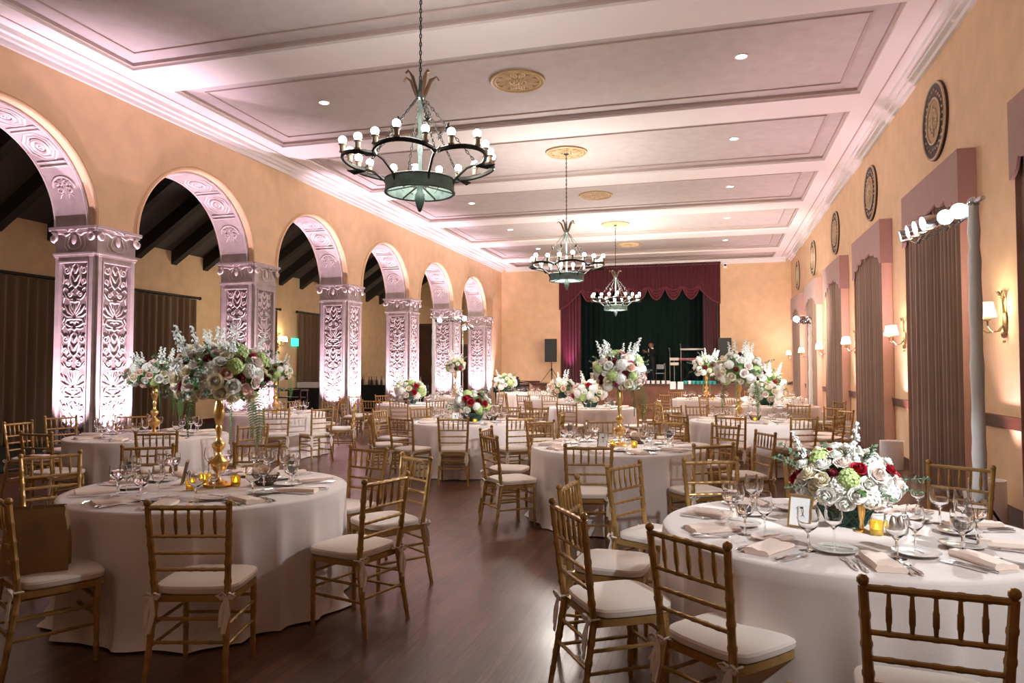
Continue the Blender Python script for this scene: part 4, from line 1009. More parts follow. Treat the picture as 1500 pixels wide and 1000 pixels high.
# ------------------------------------------------------------------ tables
def cloth_mesh(seed, r=.915, h=.765):
    q = MB(); rnd = random.Random(seed); n = 216
    nf = 9
    ph = rnd.uniform(0, 6); k2 = rnd.choice([7, 9]); p2 = rnd.uniform(0, 6)
    def fold(a, t):
        w0 = math.sin(nf * a + ph + 1.1 * math.sin(3 * a + p2)); s0 = 1 - 2 * abs(w0) ** .7 if True else w0; s1 = math.sin(k2 * a + p2)
        return t ** .75 * (.036 * s0 + .020 * s1 + .008 * math.sin(23 * a + p2)) + .012 * t
    rows = [(0.0001, h), (r * .5, h), (r * .96, h), (r * .992, h - .003), (r, h - .012)]
    vs = []
    for rr_, z in rows: vs += [(rr_ * math.cos(2 * PI * i / n), rr_ * math.sin(2 * PI * i / n), z) for i in range(n)]
    M_ = 12
    for j in range(1, M_ + 1):
        t = j / M_; z = (h - .012) * (1 - t) + .006 * t
        for i in range(n):
            a = 2 * PI * i / n; rad = r + fold(a, t)
            if j == M_: rad += .030 + .030 * math.sin(5 * a + ph) + .012 * math.sin(13 * a); z = .012
            vs.append((rad * math.cos(a), rad * math.sin(a), z))
    K = len(rows) + M_
    fs = [(j * n + i, (j + 1) * n + i, (j + 1) * n + (i + 1) % n, j * n + (i + 1) % n) for j in range(K - 1) for i in range(n)]
    fs.append(tuple(range(n)))
    q.add(vs, fs); return q.mesh('tablecloth', M['cloth'], 60)
CMs = [cloth_mesh(s) for s in (1, 2, 3)]
for i, (tn, (x, y)) in enumerate(TB.items()):
    o = ob('tablecloth', CMs[i % 3], loc=(x, y, 0), rot=(0, 0, i * 1.3)); tag(o, 'floor-length blush tablecloth covering ' + DESC[tn], 'tablecloth', 'floor-length round tablecloths')
TZ = .766
# tableware
q = MB(); q.lathe([(1.2 * a_, 1.15 * b_) for a_, b_ in [(.034, 0), (.034, .002), (.006, .006), (.0045, .03), (.0045, .065), (.012, .075), (.034, .095), (.041, .125), (.039, .16), (.0375, .165), (.0360, .165), (.0375, .16), (.0395, .125), (.033, .098), (.012, .080), (.0001, .078)]], 18); GOB = q.mesh('water_goblet', M['glass'])
q = MB(); q.lathe([(1.2 * a_, 1.15 * b_) for a_, b_ in [(.0001, .0795), (.0115, .0815), (.0325, .0995), (.0388, .125), (.0388, .135), (.0001, .135)]], 18); WAT = q.mesh('water', M['water'])
q = MB(); q.lathe([(1.15 * a_, 1.05 * b_) for a_, b_ in [(.032, 0), (.032, .002), (.005, .006), (.0040, .03), (.0040, .095), (.010, .103), (.028, .125), (.034, .155), (.028, .21), (.0268, .21), (.0325, .155), (.0268, .127), (.010, .107), (.0001, .105)]], 18); WIN = q.mesh('wine_glass', M['glass'])
def nap_mesh(seed):
    q = MB(); rnd = random.Random(seed)
    n = 12; L = .25; vs = []
    prof = [(-.054, .0005), (-.061, .014), (-.052, .030), (-.02, .034), (.01, .024), (.038, .027), (.056, .018), (.060, .008), (.055, .0005)]
    for i in range(n + 1):
        f = i / n; y = .03 + L * f; k = 1 + .05 * math.sin(3 * f + seed)
        vs += [(px * k + .006 * math.sin(5 * f + seed), y, pz * (1 - .2 * abs(f - .5)) + .0) for px, pz in prof]
    m_ = len(prof); fs = [(i * m_ + j, i * m_ + (j + 1) % m_, (i + 1) * m_ + (j + 1) % m_, (i + 1) * m_ + j) for i in range(n) for j in range(m_)] + [tuple(range(m_))[::-1], tuple(n * m_ + j for j in range(m_))]
    q.add(vs, fs); return q.mesh('folded_napkin', M['napkin'])
NAP = [nap_mesh(s) for s in (1, 4)]
q = MB(); q.tube([(0, .0, .004), (0, .02, .006), (0, .10, .005)], [.005, .008, .006], 6, flat=1.5); q.prism([(-.005, .10), (.009, .105), (.011, .19), (.004, .235), (-.005, .235)], .002, .005); KNI = q.mesh('dinner_knife', M['silver'])
q = MB(); q.tube([(0, .0, .004), (0, .03, .006), (0, .13, .006)], [.004, .008, .004], 6, flat=1.5); q.prism([(-.004, .13), (.004, .13), (.012, .15), (.012, .165), (-.012, .165), (-.012, .15)], .003, .007)
for x in (-.010, -.0035, .0035, .010): q.box(x - .0016, x + .0016, .165, .205, .003, .006)
FOR = q.mesh('dinner_fork', M['silver'])
q = MB(); q.tube([(0, .0, .004), (0, .03, .006), (0, .13, .005)], [.004, .008, .004], 6, flat=1.5); q.ball((0, .15, .006), .02, 10, (.85, 1.3, .2)); SPO = q.mesh('dinner_spoon', M['silver'])
q = MB(); q.lathe([(.05, 0), (.053, .006), (.083, .010), (.099, .017), (.099, .020), (.082, .014), (.05, .009), (.0001, .008)], 32); PLA = q.mesh('bread_plate', M['china'])
q = MB(); q.tube([(0, -.06, .019), (0, 0, .021)], [.005, .004], 6); q.prism([(-.004, 0), (.008, .01), (.008, .06), (-.004, .07)], .019, .022); BUT = q.mesh('butter_knife', M['silver'])
q = MB(); q.lathe([(.02, 0), (.028, .015), (.03, .04), (.022, .07), (.014, .09), (.010, .095), (.0001, .1)], 14); SHK = q.mesh('shaker_body', M['steel'])
def put(me, name, tn, ang, rad, tang, rot, lb, cat, grp, z=TZ, kids=()):
    cx, cy = TB[tn]; ca, sa = math.cos(ang), math.sin(ang)
    x = cx + ca * rad - sa * tang; y = cy + sa * rad + ca * tang
    o = ob(name, me, loc=(x, y, z), rot=(0, 0, ang + PI / 2 + rot)); tag(o, lb, cat, grp)
    for nm, km in kids: ob(nm, km, o)
    return o
NEAR = ('T1', 'T7', 'T5')
rr = random.Random(12)
for tn in TB:
    N = 10 if tn in NEAR else 8
    base = math.atan2(TB[tn][1], TB[tn][0]) + PI   # six o'clock
    seen = set()
    for k in range(N):
        ang = base + (k + (.5 if tn != 'T7' else .3)) * 2 * PI / N
        cl = clock(tn, TB[tn][0] + math.cos(ang), TB[tn][1] + math.sin(ang)); 
        if cl in seen: cl = clock(tn, TB[tn][0] + math.cos(ang), TB[tn][1] + math.sin(ang), True)
        seen.add(cl)
        w_ = 'at the %s place, %s' % (cl, DESC[tn]); j = lambda s0=.015: rr.uniform(-s0, s0)
        # local frame of put(): +Y of item points to the table centre, tang>0 is the diner's left... keep forks at diner's left
        put(NAP[k % 2], 'folded_napkin', tn, ang, .84, .0 + j(), j(.25), 'folded blush napkin ' + w_, 'napkin', 'blush napkins on ' + DESC[tn])
        put(KNI, 'dinner_knife', tn, ang, .84, .085 + j(.005), j(.1), 'silver dinner knife ' + w_, 'knife', 'dinner knives on ' + DESC[tn])
        put(FOR, 'dinner_fork', tn, ang, .83, -.085 + j(.005), j(.1), 'silver dinner fork ' + w_, 'fork', 'dinner forks on ' + DESC[tn])
        put(PLA, 'bread_plate', tn, ang, .50, -.13 + j(), 0, 'small white bread plate ' + w_, 'plate', 'bread plates on ' + DESC[tn])
        if tn in NEAR:
            put(SPO, 'dinner_spoon', tn, ang, .83, .115 + j(.004), j(.15), 'silver spoon ' + w_, 'spoon', 'spoons on ' + DESC[tn])
            put(FOR, 'salad_fork', tn, ang, .81, -.118 + j(.004), j(.12), 'outer silver salad fork ' + w_, 'fork', 'salad forks on ' + DESC[tn])
            put(BUT, 'butter_knife', tn, ang, .50, -.13, j(1.5), 'butter knife on bread plate ' + w_, 'knife', 'butter knives on ' + DESC[tn], TZ)
        put(GOB, 'water_goblet', tn, ang, .56, .09 + j(), 0, 'stemmed round water goblet ' + w_, 'glass', 'water goblets on ' + DESC[tn], kids=(('water', WAT),) if (tn in NEAR and k % 3) else ())
        put(WIN, 'wine_glass', tn, ang, .50, .175 + j(.01), 0, 'tall wine glass ' + w_, 'glass', 'wine glasses on ' + DESC[tn])

# ------------------------------------------------------------------ flowers
def rose(seed, layers=5):
    q = MB(); rnd = random.Random(seed)
    q.ball((0, 0, .026), .0105, 8, (1, 1, 1.7))
    for L in range(layers):
        npet = 3 + L; rad = .0105 + .0072 * L; top = .045 - .0045 * L
        for k in range(npet):
            a0 = 2 * PI * k / npet + L * .9 + rnd.uniform(-.15, .15); wdt = 1.25 * 3.4 / npet; nu, nv = 6, 5; vs = []
            for v_ in range(nv + 1):
                f = v_ / nv
                rr_ = rad * (.30 + .78 * math.sin(f * PI * (.80 - .075 * L))) + (f ** 5) * .0028 * L
                z = -.022 + (top + .022) * f - (f ** 6) * .003 * L
                for u in range(nu + 1):
                    g = u / nu * 2 - 1
                    a = a0 + g * wdt * (.5 + .5 * math.sin(f * PI * .6))
                    vs.append(((rr_ + .003 * g) * math.cos(a), (rr_ + .003 * g) * math.sin(a), z - abs(g) ** 2.5 * .010 * f))
            q.add(vs, [(v_ * (nu + 1) + u, v_ * (nu + 1) + u + 1, (v_ + 1) * (nu + 1) + u + 1, (v_ + 1) * (nu + 1) + u) for v_ in range(nv) for u in range(nu)])
    return q
def hyd(seed):
    q = MB(); rnd = random.Random(seed); q.ball((0, 0, 0), .055, 10)
    for i in range(110):
        z = 1 - 2 * (i + .5) / 110; 
        if z < -.55: continue
        a = i * 2.39996; s_ = math.sqrt(1 - z * z); n = Vector((s_ * math.cos(a), s_ * math.sin(a), z)); T = Matrix.Translation(n * (.066 + rnd.uniform(-.005, .007))) @ n.to_track_quat('Z', 'Y').to_matrix().to_4x4() @ Matrix.Rotation(rnd.uniform(0, 6), 4, 'Z')
        for k in range(4):
            T2 = T @ Matrix.Rotation(k * PI / 2, 4, 'Z')
            q.add([(0, 0, 0), (.008, -.008, .002), (.017, 0, .003), (.008, .008, .002)], [(0, 1, 2, 3)], T2)
    return q
def dahlia(seed):
    q = MB(); q.ball((0, 0, .005), .015, 8)
    for L in range(5):
        n = 9 + L * 2; r = .018 + .0085 * L; z = .02 - .008 * L
        for k in range(n):
            T = Matrix.Rotation(2 * PI * k / n + L * .3, 4, 'Z')
            q.add([(.004, 0, z - .01), (r * .6, -.007, z), (r, 0, z + .004 - .002 * L), (r * .6, .007, z), (r * .6, 0, z - .006)], [(0, 1, 4), (1, 2, 4), (2, 3, 4), (3, 0, 4)], T)
    return q
def stock(seed):
    q = MB(); rnd = random.Random(seed); q.tube([(0, 0, -.12), (0, 0, .16)], .004, 5)
    for i in range(16):
        a = i * 2.4; z = .0 + i * .0105; r = .022 * (1 - i / 22)
        c = Vector((r * math.cos(a), r * math.sin(a), z)); s_ = .017 * (1 - i / 28)
        for k in range(4):
            T = Matrix.Translation(c) @ Vector((math.cos(a), math.sin(a), .6)).to_track_quat('Z', 'Y').to_matrix().to_4x4() @ Matrix.Rotation(k * PI / 2 + rnd.random(), 4, 'Z')
            q.add([(0, 0, 0), (s_ * .6, -s_ * .5, s_ * .3), (s_ * 1.1, 0, s_ * .2), (s_ * .6, s_ * .5, s_ * .35)], [(0, 1, 2, 3)], T)
        q.ball(c, s_ * .55, 6)
    return q
def sprig(seed, n=8, L=.2, lw=.02, rnd_=True):
    q = MB(); rnd = random.Random(seed); P = [Vector((.03 * math.sin(2 * f), 0, L * f)) for f in [i / n for i in range(n + 1)]]; q.tube(P, .0025, 5)
    for i in range(1, n + 1):
        for sg in (-1, 1):
            T = Matrix.Translation(P[i]) @ Matrix.Rotation(rnd.uniform(-.5, .5) + i * .8, 4, 'Z') @ Matrix.Rotation(sg * rnd.uniform(.8, 1.2), 4, 'Y')
            l = lw * rnd.uniform(1.4, 2.0)
            q.add([(0, 0, 0), (lw * .1, -lw * .8, l * .5), (0, 0, l * .5 - .003), (lw * .1, lw * .8, l * .5), (0, 0, l), (-.004, 0, l * .5)], [(0, 1, 2), (0, 2, 3), (1, 4, 2), (2, 4, 3)], T)
    return q
def fern(seed, L=.45):
    q = MB(); n = 22; P = [Vector((.05 * math.sin(2.2 * f), .03 * f, -L * f)) for f in [i / n for i in range(n + 1)]]; q.tube(P, .002, 5)
    for i in range(2, n + 1):
        w_ = .055 * math.sin(PI * (i / n) ** .6) + .012
        for sg in (-1, 1):
            p = P[i]; q.add([p + Vector((0, 0, .003)), p + Vector((sg * w_ * .5, .006, -.004)), p + Vector((sg * w_, 0, -.022)), p + Vector((sg * w_ * .5, -.004, -.014)), p + Vector((0, 0, -.004))], [(0, 1, 2), (0, 2, 3), (0, 3, 4)])
    return q
FL = {}
for nm, mk in (('blush', 'blush'), ('cream', 'cream'), ('white', 'white'), ('pale', 'pinkwhite')): FL['rose_' + nm] = ('garden_rose', rose({'blush': 1, 'cream': 2, 'white': 3, 'pale': 4}[nm]).mesh('garden_rose', M[mk], 80))
FL['red'] = ('dahlia', dahlia(1).mesh('dahlia', M['red'], 80)); FL['bred'] = ('dahlia', rose(9).mesh('dahlia', M['brightred'], 80)); FL['mag'] = ('small_bloom', dahlia(3).mesh('small_bloom', M['magenta'], 80))
FL['hyd_l'] = ('hydrangea', hyd(1).mesh('hydrangea', M['lime'], 80)); FL['hyd_w'] = ('hydrangea', hyd(2).mesh('hydrangea', M['white'], 80))
FL['stock'] = ('stock_spike', stock(1).mesh('stock_spike', M['stockw'], 80)); FL['leaf'] = ('eucalyptus_sprig', sprig(3).mesh('eucalyptus_sprig', M['euca'], 80)); FL['leafg'] = ('leafy_sprig', sprig(5, 6, .15, .018).mesh('leafy_sprig', M['green'], 80)); FL['fern'] = ('fern_frond', fern(1).mesh('fern_frond', M['green'], 80))
q = MB(); q.ball((0, 0, 0), 1, 14); COREM = q.mesh('foliage_core', M['green'])
FLAB = {'red': 'dark burgundy dahlia', 'bred': 'deep red rose', 'hyd_l': 'lime green hydrangea', 'hyd_w': 'white hydrangea', 'rose_blush': 'blush pink rose', 'rose_cream': 'cream rose', 'rose_white': 'white rose', 'rose_pale': 'pale pink rose'}
def bouquet(x, y, z, rx, rz, seed, lb, mix, n, spikes=0, hang=0, top=False, sc=1.0, grp=None, dome=-.75):
    t = thing('flower_arrangement', lb, 'flowers', (x, y, z), 0, grp); rnd = random.Random(seed)
    co = ob('foliage_core', COREM, t, sc=(rx * .72, rx * .72, rz * .72))
    for i in range(n):
        zz = 1 - (1 - dome) * (i + .5) / n; a = i * 2.39996 + seed; s_ = math.sqrt(max(0, 1 - zz * zz)); nn = Vector((s_ * math.cos(a), s_ * math.sin(a), zz))
        k = mix[rnd.randrange(len(mix))]; nm, me = FL[k]
        f = .86 if 'hyd' not in k else .80; f += rnd.uniform(-.06, .10)
        p = Vector((nn.x * rx * f, nn.y * rx * f, nn.z * rz * f)); d = Vector((nn.x / rx, nn.y / rx, nn.z / rz + .15 / rz)).normalized()
        e = d.to_track_quat('Z', 'Y').to_euler(); s1 = sc * rnd.uniform(.80, 1.08) * (1 if 'hyd' not in k else .9)
        o = ob(nm, me, t, loc=p, rot=e, sc=s1)
        if k in FLAB: o['label'] = FLAB[k]
    for i in range(max(6, n // 4)):
        a = rnd.uniform(0, 2 * PI); zz = rnd.uniform(-.5, .8); s_ = math.sqrt(1 - zz * zz); nn = Vector((s_ * math.cos(a), s_ * math.sin(a), zz)); p = Vector((nn.x * rx * .8, nn.y * rx * .8, nn.z * rz * .8))
        k = rnd.choice(['leaf', 'leafg', 'leaf']); nm, me = FL[k]; ob(nm, me, t, loc=p, rot=nn.to_track_quat('Z', 'Y').to_euler(), sc=sc * rnd.uniform(.8, 1.1) * (.6 if seed == 3 else .85))
    for i in range(spikes):
        a = rnd.uniform(0, 2 * PI); s_ = rnd.uniform(.1, .75); p = Vector((s_ * rx * math.cos(a), s_ * rx * math.sin(a), rz * .72)); d = Vector((math.cos(a) * s_ * .6, math.sin(a) * s_ * .6, 1))
        ob('stock_spike', FL['stock'][1], t, loc=p, rot=d.to_track_quat('Z', 'Y').to_euler(), sc=sc * rnd.uniform(.9, 1.4))
    for i in range(hang):
        a = rnd.uniform(0, 2 * PI); ob('fern_frond', FL['fern'][1], t, loc=(rx * .75 * math.cos(a), rx * .75 * math.sin(a), -rz * .3), rot=(0, 0, a), sc=sc * rnd.uniform(.8, 1.1))
    return t
def tall_vase_mesh():
    q = MB(); H = 1
    q.lathe([(.095, 0), (.10, .01), (.095, .018), (.06, .022), (.058, .035), (.025, .045), (.016, .07), (.018, .09), (.05, .115), (.068, .15), (.066, .175), (.035, .20), (.018, .22), (.016, .235), (.03, .25), (.046, .275), (.044, .295), (.025, .31), (.016, .33),
             (.017, .36), (.024, .40), (.018, .42), (.022, .43), (.040, .50), (.034, .54), (.022, .60), (.014, .62)], 24); return q.mesh('gold_vase', M['vase'])
VMh = tall_vase_mesh()
MIXT = ['rose_blush', 'rose_cream', 'rose_pale', 'rose_blush', 'rose_white', 'red', 'rose_cream', 'hyd_l', 'hyd_w', 'rose_cream', 'rose_pale', 'rose_white', 'red', 'rose_pale', 'rose_white', 'mag']
TALL = [('T1', -3.33, 4.33, .80, .34, .23, 'large bouquet of blush roses and burgundy dahlias on the front left table', 96, 11, 4, .96, 1), ('T2', -6.62, 7.4, .80, .34, .19, 'bouquet of cream roses on the left table before the first pillar', 66, 7, 4, 1.0, 2),
        ('T5', -.97, 7.72, .78, .28, .24, 'tall blush and green bouquet over the middle table', 84, 10, 3, .95, 3), ('T3', -7.84, 11.77, .82, .33, .22, 'white and red bouquet before the second pillar', 46, 7, 3, 1.05, 4),
        ('T6', .38, 12.0, .78, .40, .28, 'big white bouquet over the right table', 50, 8, 4, 1.3, 5), ('T12', -.2, 20.1, .88, .38, .30, 'slim-stemmed white bouquet before the right side of the stage', 40, 5, 2, 1.35, 6), ('T14', -7.3, 20.0, .98, .30, .24, 'yellowish white bouquet in front of the fifth pillar', 34, 4, 0, 1.3, 7)]
for tn, x, y, sv, rx, rz, lb, n, sp, hg, s0, sd in TALL:
    o = ob('gold_vase', VMh, loc=(x, y, TZ), sc=sv / .8 if sv > .85 else 1); tag(o, 'gold baluster vase standing on ' + DESC[tn], 'vase', 'gold vases under the tall bouquets')
    h = .62 * (sv / .8 if sv > .85 else 1)
    bouquet(x, y, TZ + h + rz * .62, rx, rz, sd, lb, MIXT if tn not in ('T6', 'T12', 'T3') else ['rose_white', 'hyd_w', 'rose_cream', 'rose_white', 'red', 'hyd_l', 'rose_pale', 'hyd_w'], n, sp, hg, sc=s0, grp='tall bouquets on gold vases')
LOW = [('T7', .66, 4.17, .27, .17, 'low bouquet of white and red roses in a green lattice bowl, front right', 74, 2, .92, 11), ('T4', -3.64, 10.75, .30, .20, 'low red and white bouquet on the centre-left table', 36, 2, 1.2, 12), ('T8', -6.85, 15.7, .38, .24, 'low white and green bouquet before the fourth pillar', 34, 2, 1.5, 13),
       ('T9', -2.55, 15.3, .38, .24, 'low white bouquet behind the middle tall bouquet', 34, 4, 1.5, 14), ('T10', -6.9, 23.9, .40, .30, 'low white bouquet beside the piano', 28, 1, 1.7, 15), ('T11', -4.05, 19.6, .38, .24, 'low peach and white bouquet before the left of the stage', 28, 3, 1.6, 16),
       ('T13', 1.12, 17.0, .40, .22, 'round white low bouquet with one red bloom by the right wall', 30, 0, 1.6, 17), ('T16', 1.45, 21.4, .45, .36, 'white airy bouquet with red blooms on the farthest right table', 30, 6, 1.8, 18)]
q = MB()
for i in range(24):
    a = 2 * PI * i / 24
    for sg in (-1, 1): q.tube([((.085 + .04 * f) * math.cos(a + sg * f * .6), (.085 + .04 * f) * math.sin(a + sg * f * .6), .004 + .08 * f) for f in (0, .25, .5, .75, 1)], .0025, 5)
ring(q, .085, .005, .005); ring(q, .125, .085, .005); q.lathe([(.08, .0), (.115, .08), (.0001, .07)], 20); BW = q.mesh('lattice_bowl', M['wire'])
for tn, x, y, rx, rz, lb, n, sp, s0, sd in LOW:
    o = ob('lattice_bowl', BW, loc=(x, y, TZ), sc=1.1 if tn == 'T7' else 1.4); tag(o, 'low green lattice bowl under the flowers on ' + DESC[tn], 'bowl', 'lattice bowls under low bouquets')
    mx = ['rose_white', 'hyd_w', 'rose_cream', 'bred', 'rose_pale', 'hyd_l', 'rose_white', 'rose_white', 'red'] if tn in ('T7', 'T4', 'T16') else ['rose_white', 'hyd_w', 'rose_cream', 'hyd_l', 'rose_white', 'rose_pale', 'bred', 'hyd_w', 'rose_cream']
    if tn == 'T11': mx = ['rose_blush', 'rose_white', 'hyd_w', 'rose_cream', 'red']
    bouquet(x, y, TZ + (.10 if tn == 'T7' else .12) + rz * .75, rx, rz, sd, lb, mx, n, sp, 0, sc=s0, grp='low bouquets', dome=-.6)

# small table objects
q = MB(); q.lathe([(.025, 0), (.03, .005), (.034, .07), (.031, .07), (.027, .01), (.0001, .008)], 16); VO = q.mesh('cup', M['votive'])
q = MB(); q.lathe([(.019, .01), (.019, .03), (.0001, .03)], 12); VW = q.mesh('candle', M['wax']); q = MB(); q.lathe([(.002, .03), (.008, .038), (.004, .055), (.0005, .062)], 10); VF = q.mesh('flame', M['flame'])
def votive(x, y, lb):
    t = thing('votive_candle', lb, 'candle', (x, y, TZ), 0, 'amber votive candles'); ob('cup', VO, t); w_ = ob('candle', VW, t); ob('flame', VF, w_)
votive(-3.40, 4.14, 'lit amber votive, nearest one left of the gold vase, front left table'); votive(-3.50, 4.40, 'lit amber votive, behind and left of the gold vase, front left table'); votive(-3.21, 4.36, 'lit amber votive, right of the gold vase, front left table')
votive(-1.02, 7.50, 'amber votive left of the vase on the middle table'); votive(-.80, 7.56, 'amber votive right of the vase on the middle table'); votive(.76, 3.93, 'yellow votive beside the salt and pepper shakers')
votive(-3.45, 10.3, 'amber votive on the centre-left table'); votive(.60, 11.8, 'amber votive on the right table beside the gold vase'); votive(-.05, 19.85, 'amber votive on the far table before the stage')
for x, y, lb in ((.83, 3.93, 'metal salt shaker, left of the pair on the front right table'), (.88, 3.96, 'metal pepper shaker, right of the pair on the front right table')):
    t = ob('table_shaker', SHK, loc=(x, y, TZ)); tag(t, lb, 'shaker', 'salt and pepper shakers')
q = MB(); q.lathe([(.035, 0), (.037, .006), (.012, .015), (.008, .05), (.012, .06), (.02, .12), (.024, .15)], 14); t = OB('gold_candle_cup', q, M['vase'], loc=(.705, 4.0, TZ)); tag(t, 'small gold stemmed holder in front of the low bouquet, front right', 'candle holder')
def frame(x, y, rz, lb, s0=1.0):
    t = thing('picture_frame', lb, 'picture frame', (x, y, TZ), rz, 'framed table cards')
    T = Matrix.Translation((0, 0, .005)) @ Matrix.Rotation(R(-12), 4, 'X')
    w_, h = .058 * s0, .155 * s0
    q = MB(); b = .009; q.box(-w_, -w_ + b, -.005, .006, 0, h, T); q.box(w_ - b, w_, -.005, .006, 0, h, T); q.box(-w_ + b, w_ - b, -.005, .006, 0, b, T); q.box(-w_ + b, w_ - b, -.005, .006, h - b, h, T); OB('frame_border', q, M['frame'], t)
    q = MB(); q.box(-w_ + b, w_ - b, -.001, .001, b, h - b, T); cd_ = OB('card', q, M['paper'], t)
    q = MB(); q.tube([T @ Vector(p) for p in ((-.012, -.002, .055), (.004, -.002, .06), (.012, -.002, .085), (.0, -.002, .105), (-.01, -.002, .095), (.006, -.002, .07), (.018, -.002, .05))], .0016, 5); OB('written_number', q, M['ink'], cd_)
    q = MB(); q.box(-w_ + .004, w_ - .004, .002, .007, .004, h - .004, T); OB('frame_back', q, M['frameback'], t)
    q = MB(); q.add([(-.012, .012, .11), (.012, .012, .11), (.012, .075, .0), (-.012, .075, .0), (-.012, .016, .11), (.012, .016, .11), (.012, .079, .0), (-.012, .079, .0)], [(0, 1, 2, 3), (7, 6, 5, 4), (0, 4, 5, 1), (3, 2, 6, 7), (0, 3, 7, 4), (1, 5, 6, 2)]); OB('easel', q, M['frameback'], t)
frame(.41, 3.98, R(-28), 'gilt frame with a white card on the front right table', 1.05); frame(-1.12, 7.47, R(-20), 'small gilt frame on the middle table left of the vase'); frame(-3.62, 4.32, R(303), 'dark easel-backed frame seen from behind, front left table', 1.05); frame(-3.78, 10.35, R(10), 'small frame under the low bouquet on the centre-left table')
def basket(x, y, lb):
    t = thing('bread_basket', lb, 'basket', (x, y, TZ), 0, 'bread baskets')
    q = MB()
    for i in range(28):
        a = 2 * PI * i / 28; q.tube([((.06 + .035 * f) * math.cos(a + .25 * f), (.06 + .035 * f) * math.sin(a + .25 * f), .004 + .07 * f) for f in (0, .5, 1)], .003, 5)
    for r, z in ((.06, .005), (.07, .02), (.078, .038), (.087, .056), (.096, .075)): ring(q, r, z, .0032, 24)
    q.lathe([(.06, .0), (.06, .006), (.0001, .006)], 20); OB('wire_bowl', q, M['basket'], t)
    q = MB(); n = 24; vs = []
    for j, (r, z) in enumerate([(.02, .03), (.06, .05), (.085, .085), (.09, .11)]):
        for i in range(n): a = 2 * PI * i / n; vs.append((r * math.cos(a) * (1 + .1 * math.sin(5 * a)), r * math.sin(a), z + (.022 * math.sin(3 * a + 1) if j > 1 else 0)))
    q.add(vs, [(j * n + i, j * n + (i + 1) % n, (j + 1) * n + (i + 1) % n, (j + 1) * n + i) for j in range(3) for i in range(n)] + [tuple(range(n))[::-1]]); OB('liner_napkin', q, M['napkin'], t)
    for i in range(3):
        q = MB(); q.ball((.035 * math.cos(i * 2.1), .035 * math.sin(i * 2.1), .085), .034, 10, (1, 1.2, .8)); b = OB('bread_roll', q, M['bread']); b.location = (x, y, TZ); tag(b, 'bread roll in the ' + lb, 'bread', 'bread rolls in the ' + lb)
basket(-3.05, 4.47, 'wire bread basket beside the votives, front left table'); basket(-.80, 8.0, 'wire bread basket right of the vase, middle table'); basket(.62, 12.15, 'wire bread basket on the right table'); basket(-3.4, 11.0, 'wire bread basket on the centre-left table')

# paper bag on the left chair
t = thing('paper_bag', 'crumpled brown kraft paper bag standing on the left chair seat', 'bag', (-3.53, 3.11, .50), R(42))
q = MB(); n = 10; rnd = random.Random(2); vs = []
rows = [(0, .155, .085), (.10, .152, .082), (.20, .145, .075), (.27, .135, .065), (.305, .13, .06), (.33, .128, .055)]
per = lambda hx, hy: [(-hx, -hy), (-hx * .5, -hy * 1.02), (0, -hy), (hx * .5, -hy * 1.02), (hx, -hy), (hx * .9, 0), (hx, hy), (hx * .5, hy * 1.02), (0, hy), (-hx * .5, hy), (-hx, hy), (-hx * .9, 0)]
for z, hx, hy in rows: vs += [(x + rnd.uniform(-.004, .004), y + rnd.uniform(-.004, .004) + z * .05, z) for x, y in per(hx, hy)]
N = 12; vs += [(x * .94, y * .9 + .014, .25) for x, y in per(.135, .062)]
rows.append(0); fs = [(j * N + i, j * N + (i + 1) % N, (j + 1) * N + (i + 1) % N, (j + 1) * N + i) for j in range(len(rows) - 1) for i in range(N)] + [tuple(range(N))[::-1], tuple((len(rows) - 1) * N + i for i in range(N))]
q.add(vs, fs); OB('bag_body', q, M['paperbag'], t)
for s0 in (-1, 1):
    q = MB(); q.tube([(-.035, s0 * .02 + .015, .32), (-.03, s0 * .045 + .015, .36), (.03, s0 * .045 + .015, .36), (.035, s0 * .045 + .015, .32)], .003, 6); OB('handle', q, M['paperbag'], t)

# ------------------------------------------------------------------ lights
WARM = (1, .84, .66); WARMW = (1, .91, .82); PINK = (1, .62, .80); LILAC = (.84, .70, 1)
for y, e in zip(CHY, (140, 300, 430)): light('POINT', (-2.95, y, 3.97), e, WARMW, size=.5)
light('POINT', (-2.95, -.9, 3.95), 22, WARMW, size=.55)
for k, y in enumerate(RY):
    for x in (-6.39, .43): light('SPOT', (x, y, ZP - .05), (18, 60, 150, 230, 320, 400)[k], (1, .95, .9), (x, y, 0), .06, 110, .8)
# pillar up-lights (front face and room-side face)
for Y0 in PY[3:]:
    light('SPOT', (-9.42, Y0 - .40, .10), 1150, (1, .72, .87), (-9.45, Y0 + .04, 3.6), .03, 60, .9)
    light('SPOT', (XA + .40, Y0 + .41, .10), 1250, (1, .72, .88), (XA - .22, Y0 + .41, 3.2), .03, 58, .9)
# right wall up-lights
for y in UY:
    light('SPOT', (2.70, y, .40), 400 if y > 9 else 170, (1, .66, .76), (2.74, y + .15, 5.5), .05, 75, .8)
# sconces
for y in SCY: light('POINT', (XR - .30, y, 2.2), 12, (1, .80, .5), size=.08)
light('POINT', (XL + .3, 21.1, 2.6), 18, (1, .82, .5), size=.08)
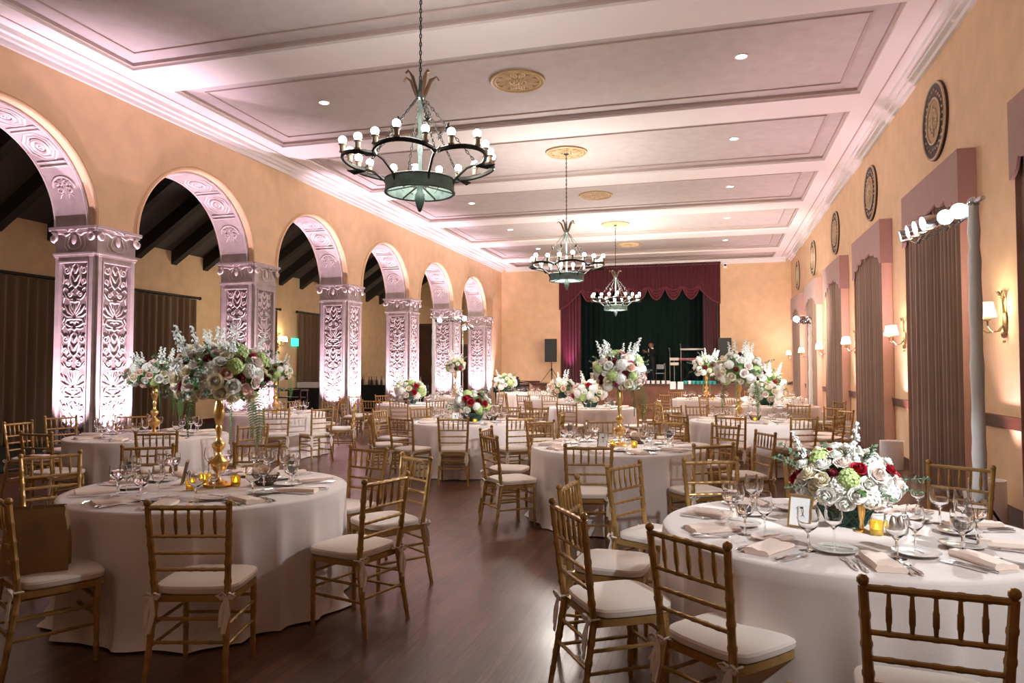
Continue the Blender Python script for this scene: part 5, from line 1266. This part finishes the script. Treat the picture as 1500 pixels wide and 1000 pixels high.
# stand lamps, plus added ones that no stand carries
def beam(p, t, e, a=26): light('SPOT', p, e, (.92, .97, 1), t, .05, a, .5)
S1 = (2.05, 7.7, 2.95); S0 = (2.3, 1.6, 3.1)  # S0: added lamp out of view, no stand there, brightens the flowers
for tn, e, a in (('T7', 330, 32), ('T5', 380, 24), ('T1', 430, 22), ('T4', 600, 20), ('T6', 500, 26), ('T3', 600, 18), ('T2', 500, 18)): beam(S1, tt(tn, 1.0), e, a)
# narrow pin beams on the flowers
beam(S0, (.66, 4.17, 1.0), 420, 16); beam(S0, tt('T7', .8), 230, 42)
for tn, z, e in (('T5', 1.65, 420), ('T1', 1.62, 420), ('T2', 1.6, 500), ('T6', 1.65, 500), ('T4', 1.05, 500), ('T3', 1.6, 700)): beam(S1, tt(tn, z), e, 9)
beam((-8.4, 2.2, 3.0), (-3.33, 4.33, 1.58), 1000, 13); beam((-8.4, 2.2, 3.0), (-6.62, 7.4, 1.6), 700, 12); beam(S0, (-.97, 7.72, 1.62), 500, 9)  # left pair: added unseen lamp that brightens two bouquets
S2 = (1.9, 18.1, 2.75)
for tn, e in (('T12', 600), ('T9', 600), ('T6', 600), ('T13', 450)): beam(S2, tt(tn, 1.1), e, 30)
for tn, z, x, y in (('T12', 1.75, 0, 0), ('T9', 1.1, 0, 0), ('T13', 1.1, 0, 0), ('T16', 1.2, 0, 0)): beam(S1, tt(tn, z), 2000, 5.5)
S3 = (-6.5, 17.7, 2.95)
for tn, e in (('T8', 600), ('T11', 600), ('T9', 500)): beam(S3, tt(tn, 1.1), e, 28)
for tn, z in (('T8', 1.1), ('T11', 1.1), ('T14', 1.8), ('T10', 1.2)): beam(S1, tt(tn, z), 2200, 5.5)
light('SPOT', (-6.5, 17.75, 2.95), 1300, (1, .88, .74), (-3, 30.7, 3.2), .08, 100, 1)  # added wash to brighten the back wall, no such lamp on the stand
light('SPOT', (1.9, 18.2, 2.8), 1300, (1, .88, .74), (-2, 30.7, 3.2), .08, 110, 1)  # second added back wall wash, from the right
S4 = (-7.5, 21.6, 2.95)
for tn, e in (('T14', 350), ('T10', 350)): beam(S4, tt(tn, 1.1), e, 40)
# stage
light('SPOT', (-6.0, YB - .30, 1.02), 260, (1, .20, .55), (-5.98, YB + .2, 3.2), .04, 40, .8)
# aisle
for y, e in ((9, 16), (18, 50), (26, 70)): light('POINT', (-11.9, y, 3.4), e, (1, .82, .6), size=.5)
